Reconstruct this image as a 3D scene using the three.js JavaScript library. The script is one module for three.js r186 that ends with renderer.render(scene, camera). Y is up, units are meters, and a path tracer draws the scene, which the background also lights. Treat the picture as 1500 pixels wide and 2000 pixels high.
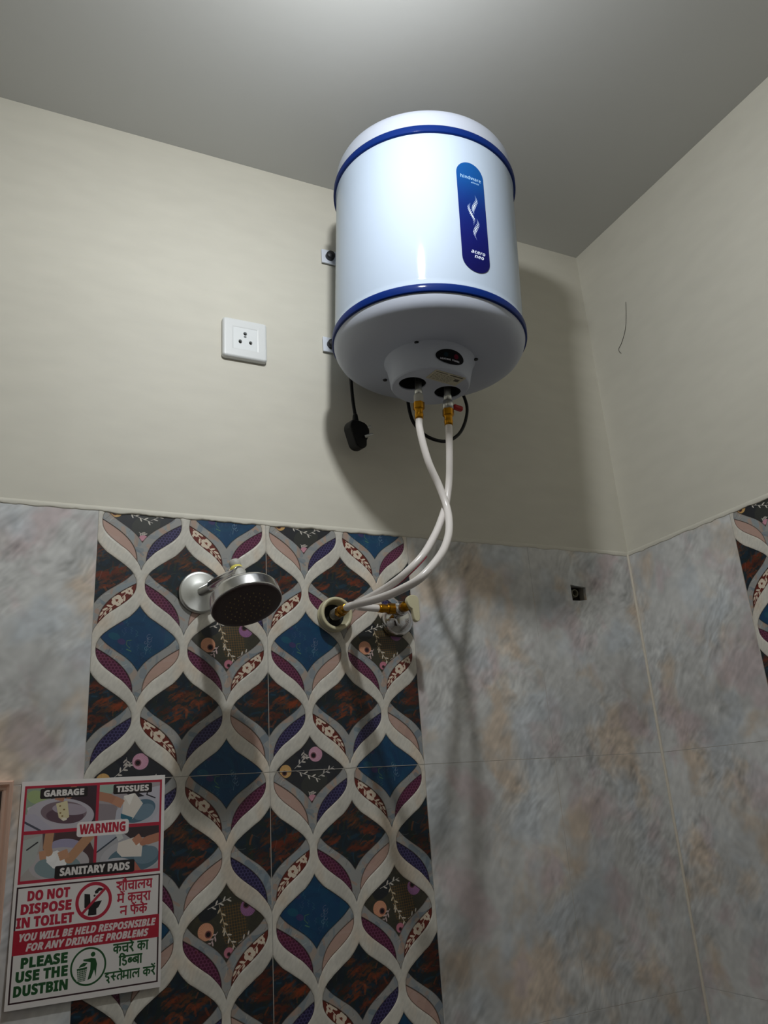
import * as THREE from 'three';
import { mergeGeometries } from 'three/addons/utils/BufferGeometryUtils.js';
import { RoundedBoxGeometry } from 'three/addons/geometries/RoundedBoxGeometry.js';

// ------------------------------------------------------------------ camera, light, exposure
const scene = new THREE.Scene();
scene.background = new THREE.Color(0x000000);
const camera = new THREE.PerspectiveCamera(64.97, 1500 / 2000, 0.02, 20);
camera.position.set(-0.15, 1.618, 1.4072);
camera.rotation.set(0.34158, -0.46823, -0.06951, 'YXZ');
const renderer = new THREE.WebGLRenderer({ antialias: true });
renderer.toneMapping = THREE.LinearToneMapping;
renderer.toneMappingExposure = 1.0;
renderer.shadowMap.enabled = true;
renderer.shadowMap.type = THREE.PCFSoftShadowMap;

// one bare LED bulb hanging under the ceiling, just above the top edge of the picture
const LAMP = new THREE.Vector3(0.235, 2.845, 0.755);
const LAMP_COLOR = new THREE.Color().setRGB(0.96, 0.99, 1.0);
const LAMP_POWER = 1.7;
const bulbLight = new THREE.PointLight(LAMP_COLOR, LAMP_POWER, 0, 2);
bulbLight.position.copy(LAMP);
bulbLight.castShadow = true;
bulbLight.shadow.radius = 1.45;
bulbLight.shadow.mapSize.set(2048, 2048);

// ------------------------------------------------------------------ room sizes (metres)
const TILE_TOP = 2.13, CEIL = 2.987, XR = 1.2085, XL = -0.95, ZF = 2.05;
const TW = 0.305, TH = 0.456;             // tile pitch

// ------------------------------------------------------------------ helpers
const V2 = (x, y) => new THREE.Vector2(x, y), V3 = (x, y, z) => new THREE.Vector3(x, y, z);
function rng(seed) { let s = seed >>> 0; return () => { s = (s + 0x6d2b79f5) | 0; let t = Math.imul(s ^ (s >>> 15), 1 | s); t = (t + Math.imul(t ^ (t >>> 7), 61 | t)) ^ t; return ((t ^ (t >>> 14)) >>> 0) / 4294967296; }; }
const used = {};
function numbered(name) { const n = used[name] = (used[name] ?? -1) + 1; return n ? name + '_' + String(n).padStart(3, '0') : name; }
function shade(o) { o.castShadow = true; o.receiveShadow = true; return o; }
function part(name, geometry, material, parent) { const m = shade(new THREE.Mesh(geometry, material)); m.name = name; parent.add(m); return m; }
function thing(name, label, category, pos = [0, 0, 0]) {
  const o = new THREE.Group(); o.name = numbered(name); o.position.set(...pos);
  o.userData = { label, category }; scene.add(o); return o;
}
function struct(name, o) { o.name = name; o.userData.kind = 'structure'; scene.add(o); return o; }
function box(w, h, d, x = 0, y = 0, z = 0) { return new THREE.BoxGeometry(w, h, d).translate(x, y, z); }
function rbox(w, h, d, r, x = 0, y = 0, z = 0, seg = 3) { return new RoundedBoxGeometry(w, h, d, seg, r).translate(x, y, z); }
function lathe(pts, seg = 64) { return new THREE.LatheGeometry(pts.map((p) => V2(p[0], p[1])), seg); }
function tube(points, r, seg = 80, rad = 14, tension = 0.5) {
  return new THREE.TubeGeometry(new THREE.CatmullRomCurve3(points.map((p) => V3(...p)), false, 'centripetal', tension), seg, r, rad, false);
}
// turns +y to a direction
function along(g, from, dir) {
  const q = new THREE.Quaternion().setFromUnitVectors(V3(0, 1, 0), V3(...dir).normalize());
  return g.applyQuaternion(q).translate(...from);
}
const plain = (gs) => mergeGeometries(gs.map((g) => { g = g.index ? g.toNonIndexed() : g; for (const k of Object.keys(g.attributes)) if (!['position', 'normal', 'uv'].includes(k)) g.deleteAttribute(k); return g; }));
function canvas(w, h) { const c = document.createElement('canvas'); c.width = w; c.height = h; return [c, c.getContext('2d')]; }
function canvasTex(c) { const t = new THREE.CanvasTexture(c); t.colorSpace = THREE.SRGBColorSpace; t.anisotropy = 8; return t; }

// periodic gradient noise
function noiseMaker(seed) {
  const r = rng(seed), G = []; for (let i = 0; i < 512; i++) { const a = r() * 6.2832; G.push([Math.cos(a), Math.sin(a)]); }
  const P = Array.from({ length: 256 }, (_, i) => i); for (let i = 255; i > 0; i--) { const j = Math.floor(r() * (i + 1)); [P[i], P[j]] = [P[j], P[i]]; }
  const h = (x, y) => G[P[(P[x & 255] + y) & 255]];
  return (x, y, px, py) => {
    const xi = Math.floor(x), yi = Math.floor(y), fx = x - xi, fy = y - yi, m = (a, n) => ((a % n) + n) % n;
    const x0 = m(xi, px), x1 = m(xi + 1, px), y0 = m(yi, py), y1 = m(yi + 1, py);
    const u = fx * fx * fx * (fx * (fx * 6 - 15) + 10), v = fy * fy * fy * (fy * (fy * 6 - 15) + 10);
    const d = (g, a, b) => g[0] * a + g[1] * b;
    const a = d(h(x0, y0), fx, fy), b = d(h(x1, y0), fx - 1, fy), c = d(h(x0, y1), fx, fy - 1), e = d(h(x1, y1), fx - 1, fy - 1);
    return (a + (b - a) * u + (c - a) * v + (a - b - c + e) * u * v) * 1.5;
  };
}
const N1 = noiseMaker(11), N2 = noiseMaker(29), N3 = noiseMaker(53);
function fbm(N, x, y, f, oct) { let s = 0, a = 1; for (let o = 0; o < oct; o++) { s += a * N(x * f, y * f, f, f); f *= 2; a *= 0.5; } return s; }
const clamp = (x, a = 0, b = 1) => Math.min(b, Math.max(a, x));
const mix = (a, b, t) => a + (b - a) * t;
function dataTex(n, fn, srgb = true) {
  const d = new Uint8Array(n * n * 4);
  for (let y = 0; y < n; y++) for (let x = 0; x < n; x++) { const c = fn(x / n, y / n), o = (y * n + x) * 4; d[o] = clamp(c[0], 0, 255); d[o + 1] = clamp(c[1], 0, 255); d[o + 2] = clamp(c[2], 0, 255); d[o + 3] = 255; }
  const t = new THREE.DataTexture(d, n, n); t.wrapS = t.wrapT = THREE.RepeatWrapping; t.magFilter = THREE.LinearFilter; t.minFilter = THREE.LinearMipmapLinearFilter; t.generateMipmaps = true;
  if (srgb) t.colorSpace = THREE.SRGBColorSpace; t.needsUpdate = true; return t;
}

// ------------------------------------------------------------------ materials
// brushed marble print of the grey wall tiles, 1.2 m repeat
const marbleTex = dataTex(1024, (x, y) => {
  const wx = x + fbm(N2, x, y, 9, 3) * 0.009, wy = y + fbm(N3, x, y, 9, 3) * 0.009, a = wx + wy, b = wx - wy;
  const patch = clamp(0.45 + fbm(N1, wx, wy, 7, 3) * 1.1);
  const s = (N1(16 * a, 40 * b, 16, 40) * 0.4 + N2(30 * a, 76 * b, 30, 76) * 0.75 * (0.25 + patch) + N3(58 * a, 150 * b, 58, 150) * 0.7 * (0.15 + patch)) ;
  const fleck = N2(46 * wx, 50 * wy, 46, 50) * 0.6 + N3(100 * wx, 108 * wy, 100, 108) * 0.45;
  const peach = clamp(fbm(N3, wx + 0.31, wy, 9, 5) * 1.9 - 0.12), rose = clamp(fbm(N1, wx, wy + 0.17, 11, 5) * 1.9 - 0.25), cool = clamp(fbm(N2, wx + 0.6, wy + 0.2, 10, 4) * 1.6 - 0.1), tone = fbm(N2, x, y, 6, 5);
  let c = [205, 205, 203];
  c = [mix(c[0], 207, peach), mix(c[1], 192, peach), mix(c[2], 176, peach)];
  c = [mix(c[0], 202, rose * 0.8), mix(c[1], 187, rose * 0.8), mix(c[2], 188, rose * 0.8)];
  c = [mix(c[0], 196, cool * 0.8), mix(c[1], 202, cool * 0.8), mix(c[2], 207, cool * 0.8)];
  const ink = clamp(N3(15 * a, 38 * b, 15, 38) * 1.9 - 0.35) * clamp(patch * 1.2) * (0.6 + 0.6 * N1(60 * a, 130 * b, 60, 130));
  const k = 1 - ink * 0.17 + tone * 0.085 + s * 0.092 + fleck * 0.075;
  return c.map((v) => v * k);
});
marbleTex.repeat.set(1 / (4 * TW), 1 / (3 * TH));
const wallPaintTex = dataTex(512, (x, y) => { const k = 1 + fbm(N1, x, y, 3, 4) * 0.022 + fbm(N3, x, y, 40, 2) * 0.012; return [208 * k, 204 * k, 191 * k]; });
wallPaintTex.repeat.set(1 / 1.4, 1 / 1.4);
const plasterBump = dataTex(512, (x, y) => { const v = 128 + fbm(N2, x, y, 5, 5) * 60 + N3(x * 90, y * 90, 90, 90) * 14; return [v, v, v]; }, false);
plasterBump.repeat.set(1 / 0.8, 1 / 0.8);
const std = (o) => new THREE.MeshStandardMaterial(o), phys = (o) => new THREE.MeshPhysicalMaterial(o);
const M = {
  wall: std({ map: wallPaintTex, roughness: 0.62, bumpMap: plasterBump, bumpScale: 0.0005 }),
  ceiling: std({ color: 0xc4c4c1, roughness: 0.85, bumpMap: plasterBump, bumpScale: 0.001 }),
  marble: std({ map: marbleTex, roughness: 0.42 }),
  grout: std({ color: 0xb6b1a9, roughness: 0.9 }),
  bead: std({ color: 0xd8cfc0, roughness: 0.7 }),
  floor: std({ color: 0x9c968c, roughness: 0.5 }),
  tileBody: std({ color: 0x9b968c, roughness: 0.4 }),
  enamel: phys({ color: 0xb2c0d2, roughness: 0.6, specularIntensity: 0.35, clearcoat: 0.5, clearcoatRoughness: 0.07 }),
  cover: phys({ color: 0xb4bac8, roughness: 0.55, specularIntensity: 0.5, clearcoat: 0.2, clearcoatRoughness: 0.2 }),
  blue: phys({ color: 0x042468, roughness: 0.55, specularIntensity: 0.12, clearcoat: 0.2, clearcoatRoughness: 0.1 }),
  black: phys({ color: 0x050506, roughness: 0.45, specularIntensity: 0.45 }),
  dark: std({ color: 0x070708, roughness: 0.8 }),
  rubber: std({ color: 0x0e0f18, roughness: 0.5 }),
  chrome: std({ color: 0xd6d6d6, metalness: 1, roughness: 0.12 }),
  chromeSatin: std({ color: 0xc9cac6, metalness: 1, roughness: 0.34 }),
  chromeRim: std({ color: 0xdcdcdc, metalness: 1, roughness: 0.2 }),
  steel: std({ color: 0x86847e, metalness: 1, roughness: 0.28 }),
  brass: std({ color: 0xb98322, metalness: 1, roughness: 0.3 }),
  hose: phys({ color: 0xe6e0dc, roughness: 0.34, clearcoat: 0.4, clearcoatRoughness: 0.2 }),
  greyPlastic: std({ color: 0xb9b7b0, roughness: 0.5 }),
  redPlastic: std({ color: 0xa51512, roughness: 0.4 }),
  stripe: std({ color: 0x9c1838, roughness: 0.5 }),
  white: std({ color: 0xdadcdc, roughness: 0.35 }),
  socketFace: phys({ color: 0xe2e5e6, roughness: 0.28, clearcoat: 0.3 }),
  bracket: std({ color: 0xd3d8e2, roughness: 0.45 }),
  cream: std({ color: 0xd0c9a8, roughness: 0.4 }),
  tape: std({ color: 0xe6d96a, roughness: 0.6 }),
  faceplate: std({ color: 0x3a2c2e, roughness: 0.38 }),
  nozzle: std({ color: 0x8a7448, roughness: 0.5 }),
  roseGold: std({ color: 0xf2cbb6, metalness: 0.55, roughness: 0.3 }),
  mirror: std({ color: 0xe8e8e8, metalness: 1, roughness: 0.02 }),
  wood: std({ color: 0x2a160d, roughness: 0.45 }),
  cement: std({ color: 0x2d2a23, roughness: 0.95 }),
  pvc: std({ color: 0x6a6754, roughness: 0.6 }),
  hair: std({ color: 0x2e2a22, roughness: 0.6 }),
};

// ------------------------------------------------------------------ the printed ornament of the decorative tiles (millimetres inside one tile)
const CA = 152.5, CP = 228;                     // ornament cell width, vertical period
const EDGE = [[0, -58], [5.5, -50], [16, -38.5], [29, -29.5], [44, -19], [56, -9.5], [63, -1.5], [68, 8], [69.3, 16], [68.7, 26], [64.7, 36], [55.5, 47], [40, 59.5], [24, 71.5], [10.5, 86], [3.5, 96.5], [0, 106]];
const smooth = (pts, n) => new THREE.SplineCurve(pts.map((p) => V2(...p))).getPoints(n).map((p) => [p.x, p.y]);
const cut = (a, b) => smooth(EDGE.slice(a, b + 1), (b - a) * 3);
const E_TOP = cut(0, 6), E_MID = cut(6, 8), E_LEAF = cut(8, 14), E_BOT = EDGE.slice(14);
const INNER = smooth([[63, -1.5], [52, 9.7], [36.5, 21], [21, 31.7], [9, 42.7], [0, 55]], 14);
const OUTER = smooth([[69.3, 16], [52.5, 26], [35, 38.5], [21, 52.5], [12.5, 66.3], [8.5, 79.7], [7.5, 91]], 18);
const flip = (p) => p.map(([x, y]) => [-x, y]);
const LEAF_R = [...E_LEAF, ...[...OUTER].reverse()];
const SHAPES = {
  diamond: [...E_TOP, ...INNER.slice(1), ...flip(INNER).reverse().slice(1), ...flip(E_TOP).reverse().slice(1, -1)],
  strap: [...E_MID, ...OUTER.slice(1), ...E_BOT.slice(1), ...flip(E_BOT).reverse().slice(1), ...flip(OUTER).reverse().slice(0, -1), ...flip(E_MID).reverse(), ...flip(INNER).slice(1), ...[...INNER].reverse().slice(1, -1)],
  leafR: LEAF_R, leafL: flip(LEAF_R).reverse(),
};
// the cells that touch one tile: [column centre, widest line, kind, print of left leaf, print of right leaf]
const CELLS = [];
for (let k = 0; k < 3; k++) {
  for (let i = 0; i < 2; i++) {
    const floral = (i + k) % 2 === 0;
    CELLS.push([(i + 0.5) * CA, k * CP, floral ? 'floral' + (k % 2) : 'blue', k % 2 ? 'magenta' : floral ? 'pale' : 'redflower', k % 2 ? (floral ? 'redflower' : 'pale') : floral ? 'purple' : 'magenta']);
  }
  for (let i = 0; i < 3; i++) {
    if (k > 1) continue;
    CELLS.push([i * CA, 114 + k * CP, 'rust', i % 2 ? (k ? 'redflower' : 'magenta') : k ? 'pale' : 'purple', i % 2 ? (k ? 'purple' : 'pale') : k ? 'purple' : 'redflower']);
  }
}

// print: one canvas for a whole tile
const PW = 1024, PH = 1532, PX = PW / 305;
function drawPrint() {
  const [c, g] = canvas(PW, PH);
  const R = rng(5);
  g.fillStyle = '#b9b1a4'; g.fillRect(0, 0, PW, PH);
  const blob = (x, y, rx, ry, a, col, al = 1) => { g.globalAlpha = al; g.fillStyle = col; g.beginPath(); g.ellipse(x, y, rx, ry, a, 0, 6.2832); g.fill(); g.globalAlpha = 1; };
  const line = (pts, w, col, al = 1) => { g.globalAlpha = al; g.strokeStyle = col; g.lineWidth = w; g.lineCap = 'round'; g.lineJoin = 'round'; g.beginPath(); pts.forEach((p, i) => (i ? g.lineTo(...p) : g.moveTo(...p))); g.stroke(); g.globalAlpha = 1; };
  const pick = (a) => a[Math.floor(R() * a.length)];
  const strokes = (n, cols, L, W, ang, spread, al) => { for (let i = 0; i < n; i++) { const x = (R() * 2 - 1) * 75, y = R() * 175 - 64, a = ang + (R() - 0.5) * spread, l = L * (0.4 + R()); const k = (R() - 0.5) * l * 0.5; g.globalAlpha = al * (0.5 + R() * 0.5); g.strokeStyle = pick(cols); g.lineWidth = W * (0.4 + R()); g.lineCap = 'round'; g.beginPath(); g.moveTo(x, y); g.quadraticCurveTo(x + Math.cos(a) * l / 2 - k * Math.sin(a), y + Math.sin(a) * l / 2 + k * Math.cos(a), x + Math.cos(a) * l, y + Math.sin(a) * l); g.stroke(); } g.globalAlpha = 1; };
  const sprig = (x, y, a, L, col) => {
    const ex = x + Math.cos(a) * L, ey = y + Math.sin(a) * L; line([[x, y], [ex, ey]], 0.9, col);
    for (let i = 1; i < 6; i++) { const t = i / 6, px = mix(x, ex, t), py = mix(y, ey, t), s = i % 2 ? 1 : -1; blob(px + Math.cos(a + s * 0.8) * 4, py + Math.sin(a + s * 0.8) * 4, 4, 1.3, a + s * 0.8, col); }
  };
  const anemone = (x, y, r, col, rim, dx, dy) => {
    blob(x, y, r, r, 0, col); for (let i = 0; i < 26; i++) { const a = i * 0.2417; line([[x + dx, y + dy], [x + Math.cos(a) * r * 0.95, y + Math.sin(a) * r * 0.95]], 0.5, rim, 0.5); }
    blob(x + dx, y + dy, r * 0.42, r * 0.42, 0, '#5a2a30', 0.75); blob(x + dx, y + dy, r * 0.27, r * 0.27, 0, '#120a12');
  };
  const fills = {
    blue() {
      g.fillStyle = '#0d3f63'; g.fillRect(-90, -80, 180, 220);
      strokes(60, ['#10486b', '#0a3456', '#0f4a66', '#123a68'], 40, 9, 0.6, 6, 0.5);
      for (let i = 0; i < 16; i++) { const x = (R() * 2 - 1) * 48, y = R() * 96 - 48; line(Array.from({ length: 6 }, (_, j) => [x + (R() - 0.5) * 6, y + j * 2.2]), 0.7, pick(['#6f8f8a', '#5a86a0', '#7b6f86']), 0.4); }
      blob(-28, 5, 7, 5, 0.4, '#6a2f66', 0.5); blob(-30, -26, 5, 3, 0, '#6a2f66', 0.35); blob(-40, -4, 10, 6, 0.3, '#2e7b78', 0.3);
      line([[-14, 16], [-20, 10], [-19, 3], [-12, 2]], 1, '#6d8a4c', 0.7); line([[-19, 18], [-12, 21]], 1.6, '#7fa05c', 0.6);
      for (let i = 0; i < 5; i++) { g.globalAlpha = 0.65; g.strokeStyle = pick(['#8a7a90', '#7d95a8', '#7f8a86']); g.lineWidth = 0.9; g.beginPath(); g.arc(15 + (R() - 0.5) * 12, 8 + i * 5 - 12, 2 + R() * 2.5, 0, 5); g.stroke(); g.globalAlpha = 1; }
      line([[12, 26], [15, 10], [16, -2]], 0.8, '#8796a2', 0.6);
    },
    floral0() {
      g.fillStyle = '#2a2c31'; g.fillRect(-90, -80, 180, 220); strokes(120, ['#22252c', '#34363a', '#2c2f28', '#1d2230'], 14, 4, 0.8, 6, 0.5);
      blob(6, 22, 26, 18, -0.4, '#3a3b38', 0.85); blob(-22, -34, 16, 10, 0.7, '#20232c', 0.9);
      sprig(-30, -4, -0.7, 34, '#c9c3ba'); sprig(-28, 0, 0.35, 48, '#cfc9bf'); sprig(14, 12, -0.5, 34, '#bdb7b0'); sprig(-6, 36, 0.5, 12, '#b9b0a8'); sprig(-12, -34, 1.5, 15, '#b9b0a8');
      anemone(10, -27, 13, '#c58fa6', '#ecd0da', -4, 2); anemone(-47, 0, 11, '#c79a5c', '#ecd9a4', -2, 3); anemone(2, 51, 10, '#c48798', '#e5b8c4', 0, 4);
    },
    floral1() {
      g.fillStyle = '#39372c'; g.fillRect(-90, -80, 180, 220); strokes(110, ['#2c2c26', '#44402f', '#312d28', '#4a4532'], 13, 4, 0.8, 6, 0.5);
      blob(-26, -24, 22, 14, -0.7, '#1f2229', 0.9);
      g.save(); g.beginPath(); g.moveTo(-12, -26); g.lineTo(30, -30); g.lineTo(36, 18); g.lineTo(6, 40); g.lineTo(-6, 20); g.closePath(); g.clip(); g.globalAlpha = 0.55; g.strokeStyle = '#9a6a2c'; g.lineWidth = 0.8; for (let i = -60; i < 60; i += 4.4) { g.beginPath(); g.moveTo(i, -60); g.lineTo(i + 14, 60); g.stroke(); g.beginPath(); g.moveTo(-60, i); g.lineTo(60, i - 8); g.stroke(); } g.restore();
      sprig(-30, -24, -0.35, 40, '#cfc8be'); sprig(-12, -30, 1.3, 44, '#c9b89a'); sprig(-6, 4, 1.0, 40, '#d0c5b4'); sprig(20, 30, -0.5, 26, '#c8bfb4'); sprig(-14, 10, 2.2, 22, '#c8b0b0');
      anemone(36, -20, 13, '#8a5a86', '#c49ac0', -3, -4); anemone(-33, 8, 13, '#cf8f6e', '#f0cdb0', 4, 4); anemone(4, 42, 8, '#b46a7c', '#e0a4b4', 0, 2);
    },
    rust() {
      g.fillStyle = '#14222b'; g.fillRect(-90, -80, 180, 220);
      strokes(150, ['#0f2a3c', '#14384e', '#181a20', '#1d2620', '#0c1a28'], 26, 8, -0.5, 2.5, 0.7);
      for (let i = 0; i < 16; i++) { const x = (R() * 2 - 1) * 54, y = R() * 92 - 46, col = pick(['#6e2812', '#7e3216', '#522012', '#63341a', '#86391a']); for (let k = 0; k < 16; k++) { const q = x + (R() - 0.5) * 24, w = y + (R() - 0.5) * 13; line([[q, w], [q + 3 + R() * 6, w - 2 - R() * 4], [q + 8 + R() * 5, w - 1 - R() * 7]], 1 + R() * 3.4, col, 0.4); } }
      strokes(70, ['#8f3c1c', '#1c4a62', '#6a2a16', '#2c3a20', '#a3512a'], 12, 3, -0.4, 3, 0.6);
      strokes(26, ['#8fa4a8', '#b58a5c', '#7e9aa8', '#a8a090'], 16, 0.6, -0.5, 2, 0.5);
    },
    pale() {
      g.fillStyle = '#b99a8d'; g.fillRect(-90, -80, 180, 220); strokes(60, ['#c3a598', '#ae8f84', '#bfa39c', '#b39686'], 24, 8, -0.4, 2, 0.5);
      strokes(16, ['#8c6a60', '#9a776c'], 20, 0.6, -0.3, 1.4, 0.6);
    },
    magenta() { mesh('#4d1634', '#2e0e24', '#94577a', '#64242c'); },
    purple() { mesh('#211b40', '#15122c', '#6c6696', '#282150'); },
    redflower() {
      g.fillStyle = '#6a241a'; g.fillRect(-90, -80, 180, 220); strokes(40, ['#5a1c14', '#74301f'], 10, 4, 0, 6, 0.5);
      const w = '#dccdb9';
      for (const s of [-1, 1]) {
        const F = (x, y, r) => { for (let i = 0; i < 5; i++) blob(s * x + Math.cos(i * 1.2566) * r * 0.62, y + Math.sin(i * 1.2566) * r * 0.62, r * 0.52, r * 0.52, 0, w); blob(s * x, y, r * 0.28, r * 0.28, 0, '#7a3a2a'); line([[s * x - r * 0.4, y - r * 0.3], [s * x + r * 0.3, y + r * 0.4]], 0.6, '#7a3a2a'); };
        F(38, 48, 9); F(57, 30, 6);
        line([[s * 62, 22], [s * 50, 38], [s * 34, 55], [s * 20, 68], [s * 11, 82]], 1.1, w);
        for (const [x, y, a] of [[26, 58, 0.2], [28, 66, 1.9], [19, 64, -0.5], [20, 74, 1.6], [13, 72, -0.9], [50, 44, 1.6], [48, 32, -0.6], [63, 36, 1.2]]) blob(s * x, y, 5, 1.9, s > 0 ? a : Math.PI - a, w);
      }
    },
    strap() {
      g.fillStyle = '#9a9a98'; g.fillRect(-90, -80, 180, 220); strokes(130, ['#76848f', '#8d959a', '#b08b76', '#a8a29a', '#687a88', '#b99680', '#8a9aa4'], 20, 9, -0.9, 6, 0.6);
      strokes(70, ['#cfd0cc', '#5f5a54', '#7f665a', '#d8d2c8'], 12, 0.9, -0.8, 1.5, 0.5);
    },
  };
  function mesh(base, darkc, lightc, alt) {
    g.fillStyle = base; g.fillRect(-90, -80, 180, 220); strokes(40, [alt, darkc, base], 18, 8, -0.6, 3, 0.5);
    const s = 3.3; g.lineWidth = 0.65; g.strokeStyle = lightc; g.globalAlpha = 0.62;
    for (let r = -20; r < 50; r++) for (let q = -20; q < 20; q++) { const x = q * s * 1.732 + (r % 2 ? s * 0.866 : 0), y = r * s * 1.5; g.beginPath(); for (let i = 0; i < 6; i++) { const a = Math.PI / 6 + i * Math.PI / 3; g[i ? 'lineTo' : 'moveTo'](x + Math.cos(a) * s * 0.86, y + Math.sin(a) * s * 0.86); } g.closePath(); g.stroke(); }
    g.globalAlpha = 1;
  }
  const path = (pts) => { g.beginPath(); pts.forEach((p, i) => (i ? g.lineTo(...p) : g.moveTo(...p))); g.closePath(); };
  g.scale(PX, PX);
  for (const [cx, cy, kind, l, r] of CELLS) {
    for (const [shape, fill] of [['strap', 'strap'], ['leafL', l], ['leafR', r], ['diamond', kind]]) {
      g.save(); g.translate(cx, cy); path(SHAPES[shape]); g.clip(); fills[fill]();
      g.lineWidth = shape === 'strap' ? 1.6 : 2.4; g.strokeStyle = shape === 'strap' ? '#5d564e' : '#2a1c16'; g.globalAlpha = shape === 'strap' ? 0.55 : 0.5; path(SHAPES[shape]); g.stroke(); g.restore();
    }
  }
  return c;
}
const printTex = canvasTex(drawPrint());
const bandTex = dataTex(512, (x, y) => { const w = fbm(N2, x, y, 4, 4), p = clamp(fbm(N1, x, y, 6, 3) * 1.4), k = 1 + w * 0.07 + N3(30 * (x + y), 70 * (x - y), 30, 70) * 0.04; return [mix(209, 212, p) * k, mix(205, 199, p) * k, mix(195, 182, p) * k]; });
bandTex.repeat.set(1 / 0.305, 1 / 0.456);
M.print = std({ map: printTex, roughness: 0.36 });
M.band = std({ map: bandTex, roughness: 0.38 });

// clip a polygon (mm) to the tile face
const FACE = [0.5, 304.5, 0.5, 455.5];
function clipPoly(pts) {
  const side = (p, ins, cutf) => { const out = []; p.forEach((a, i) => { const b = p[(i + 1) % p.length], ia = ins(a), ib = ins(b); if (ia) out.push(a); if (ia !== ib) out.push(cutf(a, b)); }); return out; };
  const atX = (X) => (a, b) => { const t = (X - a[0]) / (b[0] - a[0]); return [X, mix(a[1], b[1], t)]; }, atY = (Y) => (a, b) => { const t = (Y - a[1]) / (b[1] - a[1]); return [mix(a[0], b[0], t), Y]; };
  let p = side(pts, (q) => q[0] >= FACE[0], atX(FACE[0]));
  if (p.length) p = side(p, (q) => q[0] <= FACE[1], atX(FACE[1]));
  if (p.length) p = side(p, (q) => q[1] >= FACE[2], atY(FACE[2]));
  if (p.length) p = side(p, (q) => q[1] <= FACE[3], atY(FACE[3]));
  return p;
}
function inlayGeometry(pts, rise) {
  const s = new THREE.Shape(pts.map(([x, y]) => V2(x / 1000, -y / 1000)));
  const g = new THREE.ExtrudeGeometry(s, { depth: rise, bevelEnabled: false });
  const uv = g.attributes.uv, p = g.attributes.position;
  for (let i = 0; i < uv.count; i++) uv.setXY(i, p.getX(i) / 0.305, 1 + p.getY(i) / (PH / PX / 1000));
  return g;
}
const inlays = [];   // shared by all decorative tiles
for (const [cx, cy] of CELLS) for (const shape of ['diamond', 'strap', 'leafL', 'leafR']) {
  const p = clipPoly(SHAPES[shape].map(([x, y]) => [x + cx, y + cy]));
  if (p.length < 3) continue;
  let a = 0; p.forEach((q, i) => { const r = p[(i + 1) % p.length]; a += q[0] * r[1] - r[0] * q[1]; });
  if (Math.abs(a) < 60) continue;
  inlays.push([shape === 'diamond' ? 'diamond_inlay' : shape === 'strap' ? 'strap_inlay' : 'leaf_inlay', inlayGeometry(p, shape === 'strap' ? 0.0010 : 0.0003)]);
}
// raised ogee band between the cells: strips between the facing edges of two neighbouring cells
function bandGeometry() {
  const lower = smooth(EDGE.slice(8), 40), upper = smooth(EDGE.slice(0, 9), 40);      // 16..106 and -58..16
  const xAt = (c, y) => { for (let i = 1; i < c.length; i++) if (y <= c[i][1]) { const t = (y - c[i - 1][1]) / (c[i][1] - c[i - 1][1] || 1); return mix(c[i - 1][0], c[i][0], clamp(t)); } return c[c.length - 1][0]; };
  const edges = [...lower.map((p) => [p[0], p[1]]), ...upper.map((p) => [76.25 - p[0], p[1] + 114])];
  const pos = [], uv = [];
  const H = 0.0017, RR = 4.5, NV = 36, NT = 10;
  for (let col = -1; col < 5; col++) for (let row = -1; row < 5; row++) for (const sgn of [-1, 1]) {
    // a cell centred (cx, cy); its lower right or lower left edge faces the offset cell below
    if ((((col + row) % 2) + 2) % 2) continue;
    const cx = 76.25 * (col + 1), cy = row * 114;
    const P = [];
    for (let j = 0; j <= NV; j++) {
      const v = mix(16, 130, j / NV), xa = v < 106 ? xAt(lower, v) : 0, xb = v > 56 ? 76.25 - xAt(upper, v - 114) : 76.25, rowp = [];
      for (let i = 0; i <= NT; i++) {
        const t = 0.5 - 0.5 * Math.cos(Math.PI * i / NT), x = mix(xa, xb, t);
        let d = 1e9; for (const [ex, ey] of edges) d = Math.min(d, Math.hypot(x - ex, v - ey)); 
        if ((i === 0 && v < 106) || (i === NT && v > 56)) d = 0;
        const q = clamp(d / RR), z = H * Math.sqrt(1 - (1 - q) * (1 - q));
        rowp.push([cx + sgn * x, cy + v, z]);
      }
      P.push(rowp);
    }
    for (let j = 0; j < NV; j++) {
      const y0 = P[j][0][1], y1 = P[j + 1][0][1];
      if (y1 <= FACE[2] || y0 >= FACE[3]) continue;
      for (let i = 0; i < NT; i++) {
        const q = [P[j][i], P[j][i + 1], P[j + 1][i + 1], P[j + 1][i]].map(([x, y, z]) => [clamp(x, FACE[0], FACE[1]), clamp(y, FACE[2], FACE[3]), z]);
        if (Math.abs(q[0][0] - q[1][0]) < 1e-6 && Math.abs(q[2][0] - q[3][0]) < 1e-6) continue;
        for (const k of sgn > 0 ? [0, 3, 1, 1, 3, 2] : [0, 1, 3, 1, 2, 3]) { pos.push(q[k][0] / 1000, -q[k][1] / 1000, q[k][2]); uv.push(q[k][0] / 1000, -q[k][1] / 1000); }
      }
    }
  }
  const g = new THREE.BufferGeometry(); g.setAttribute('position', new THREE.Float32BufferAttribute(pos, 3)); g.setAttribute('uv', new THREE.Float32BufferAttribute(uv, 2));
  g.computeVertexNormals();
  return g;
}
const bandGeo = bandGeometry();

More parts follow.
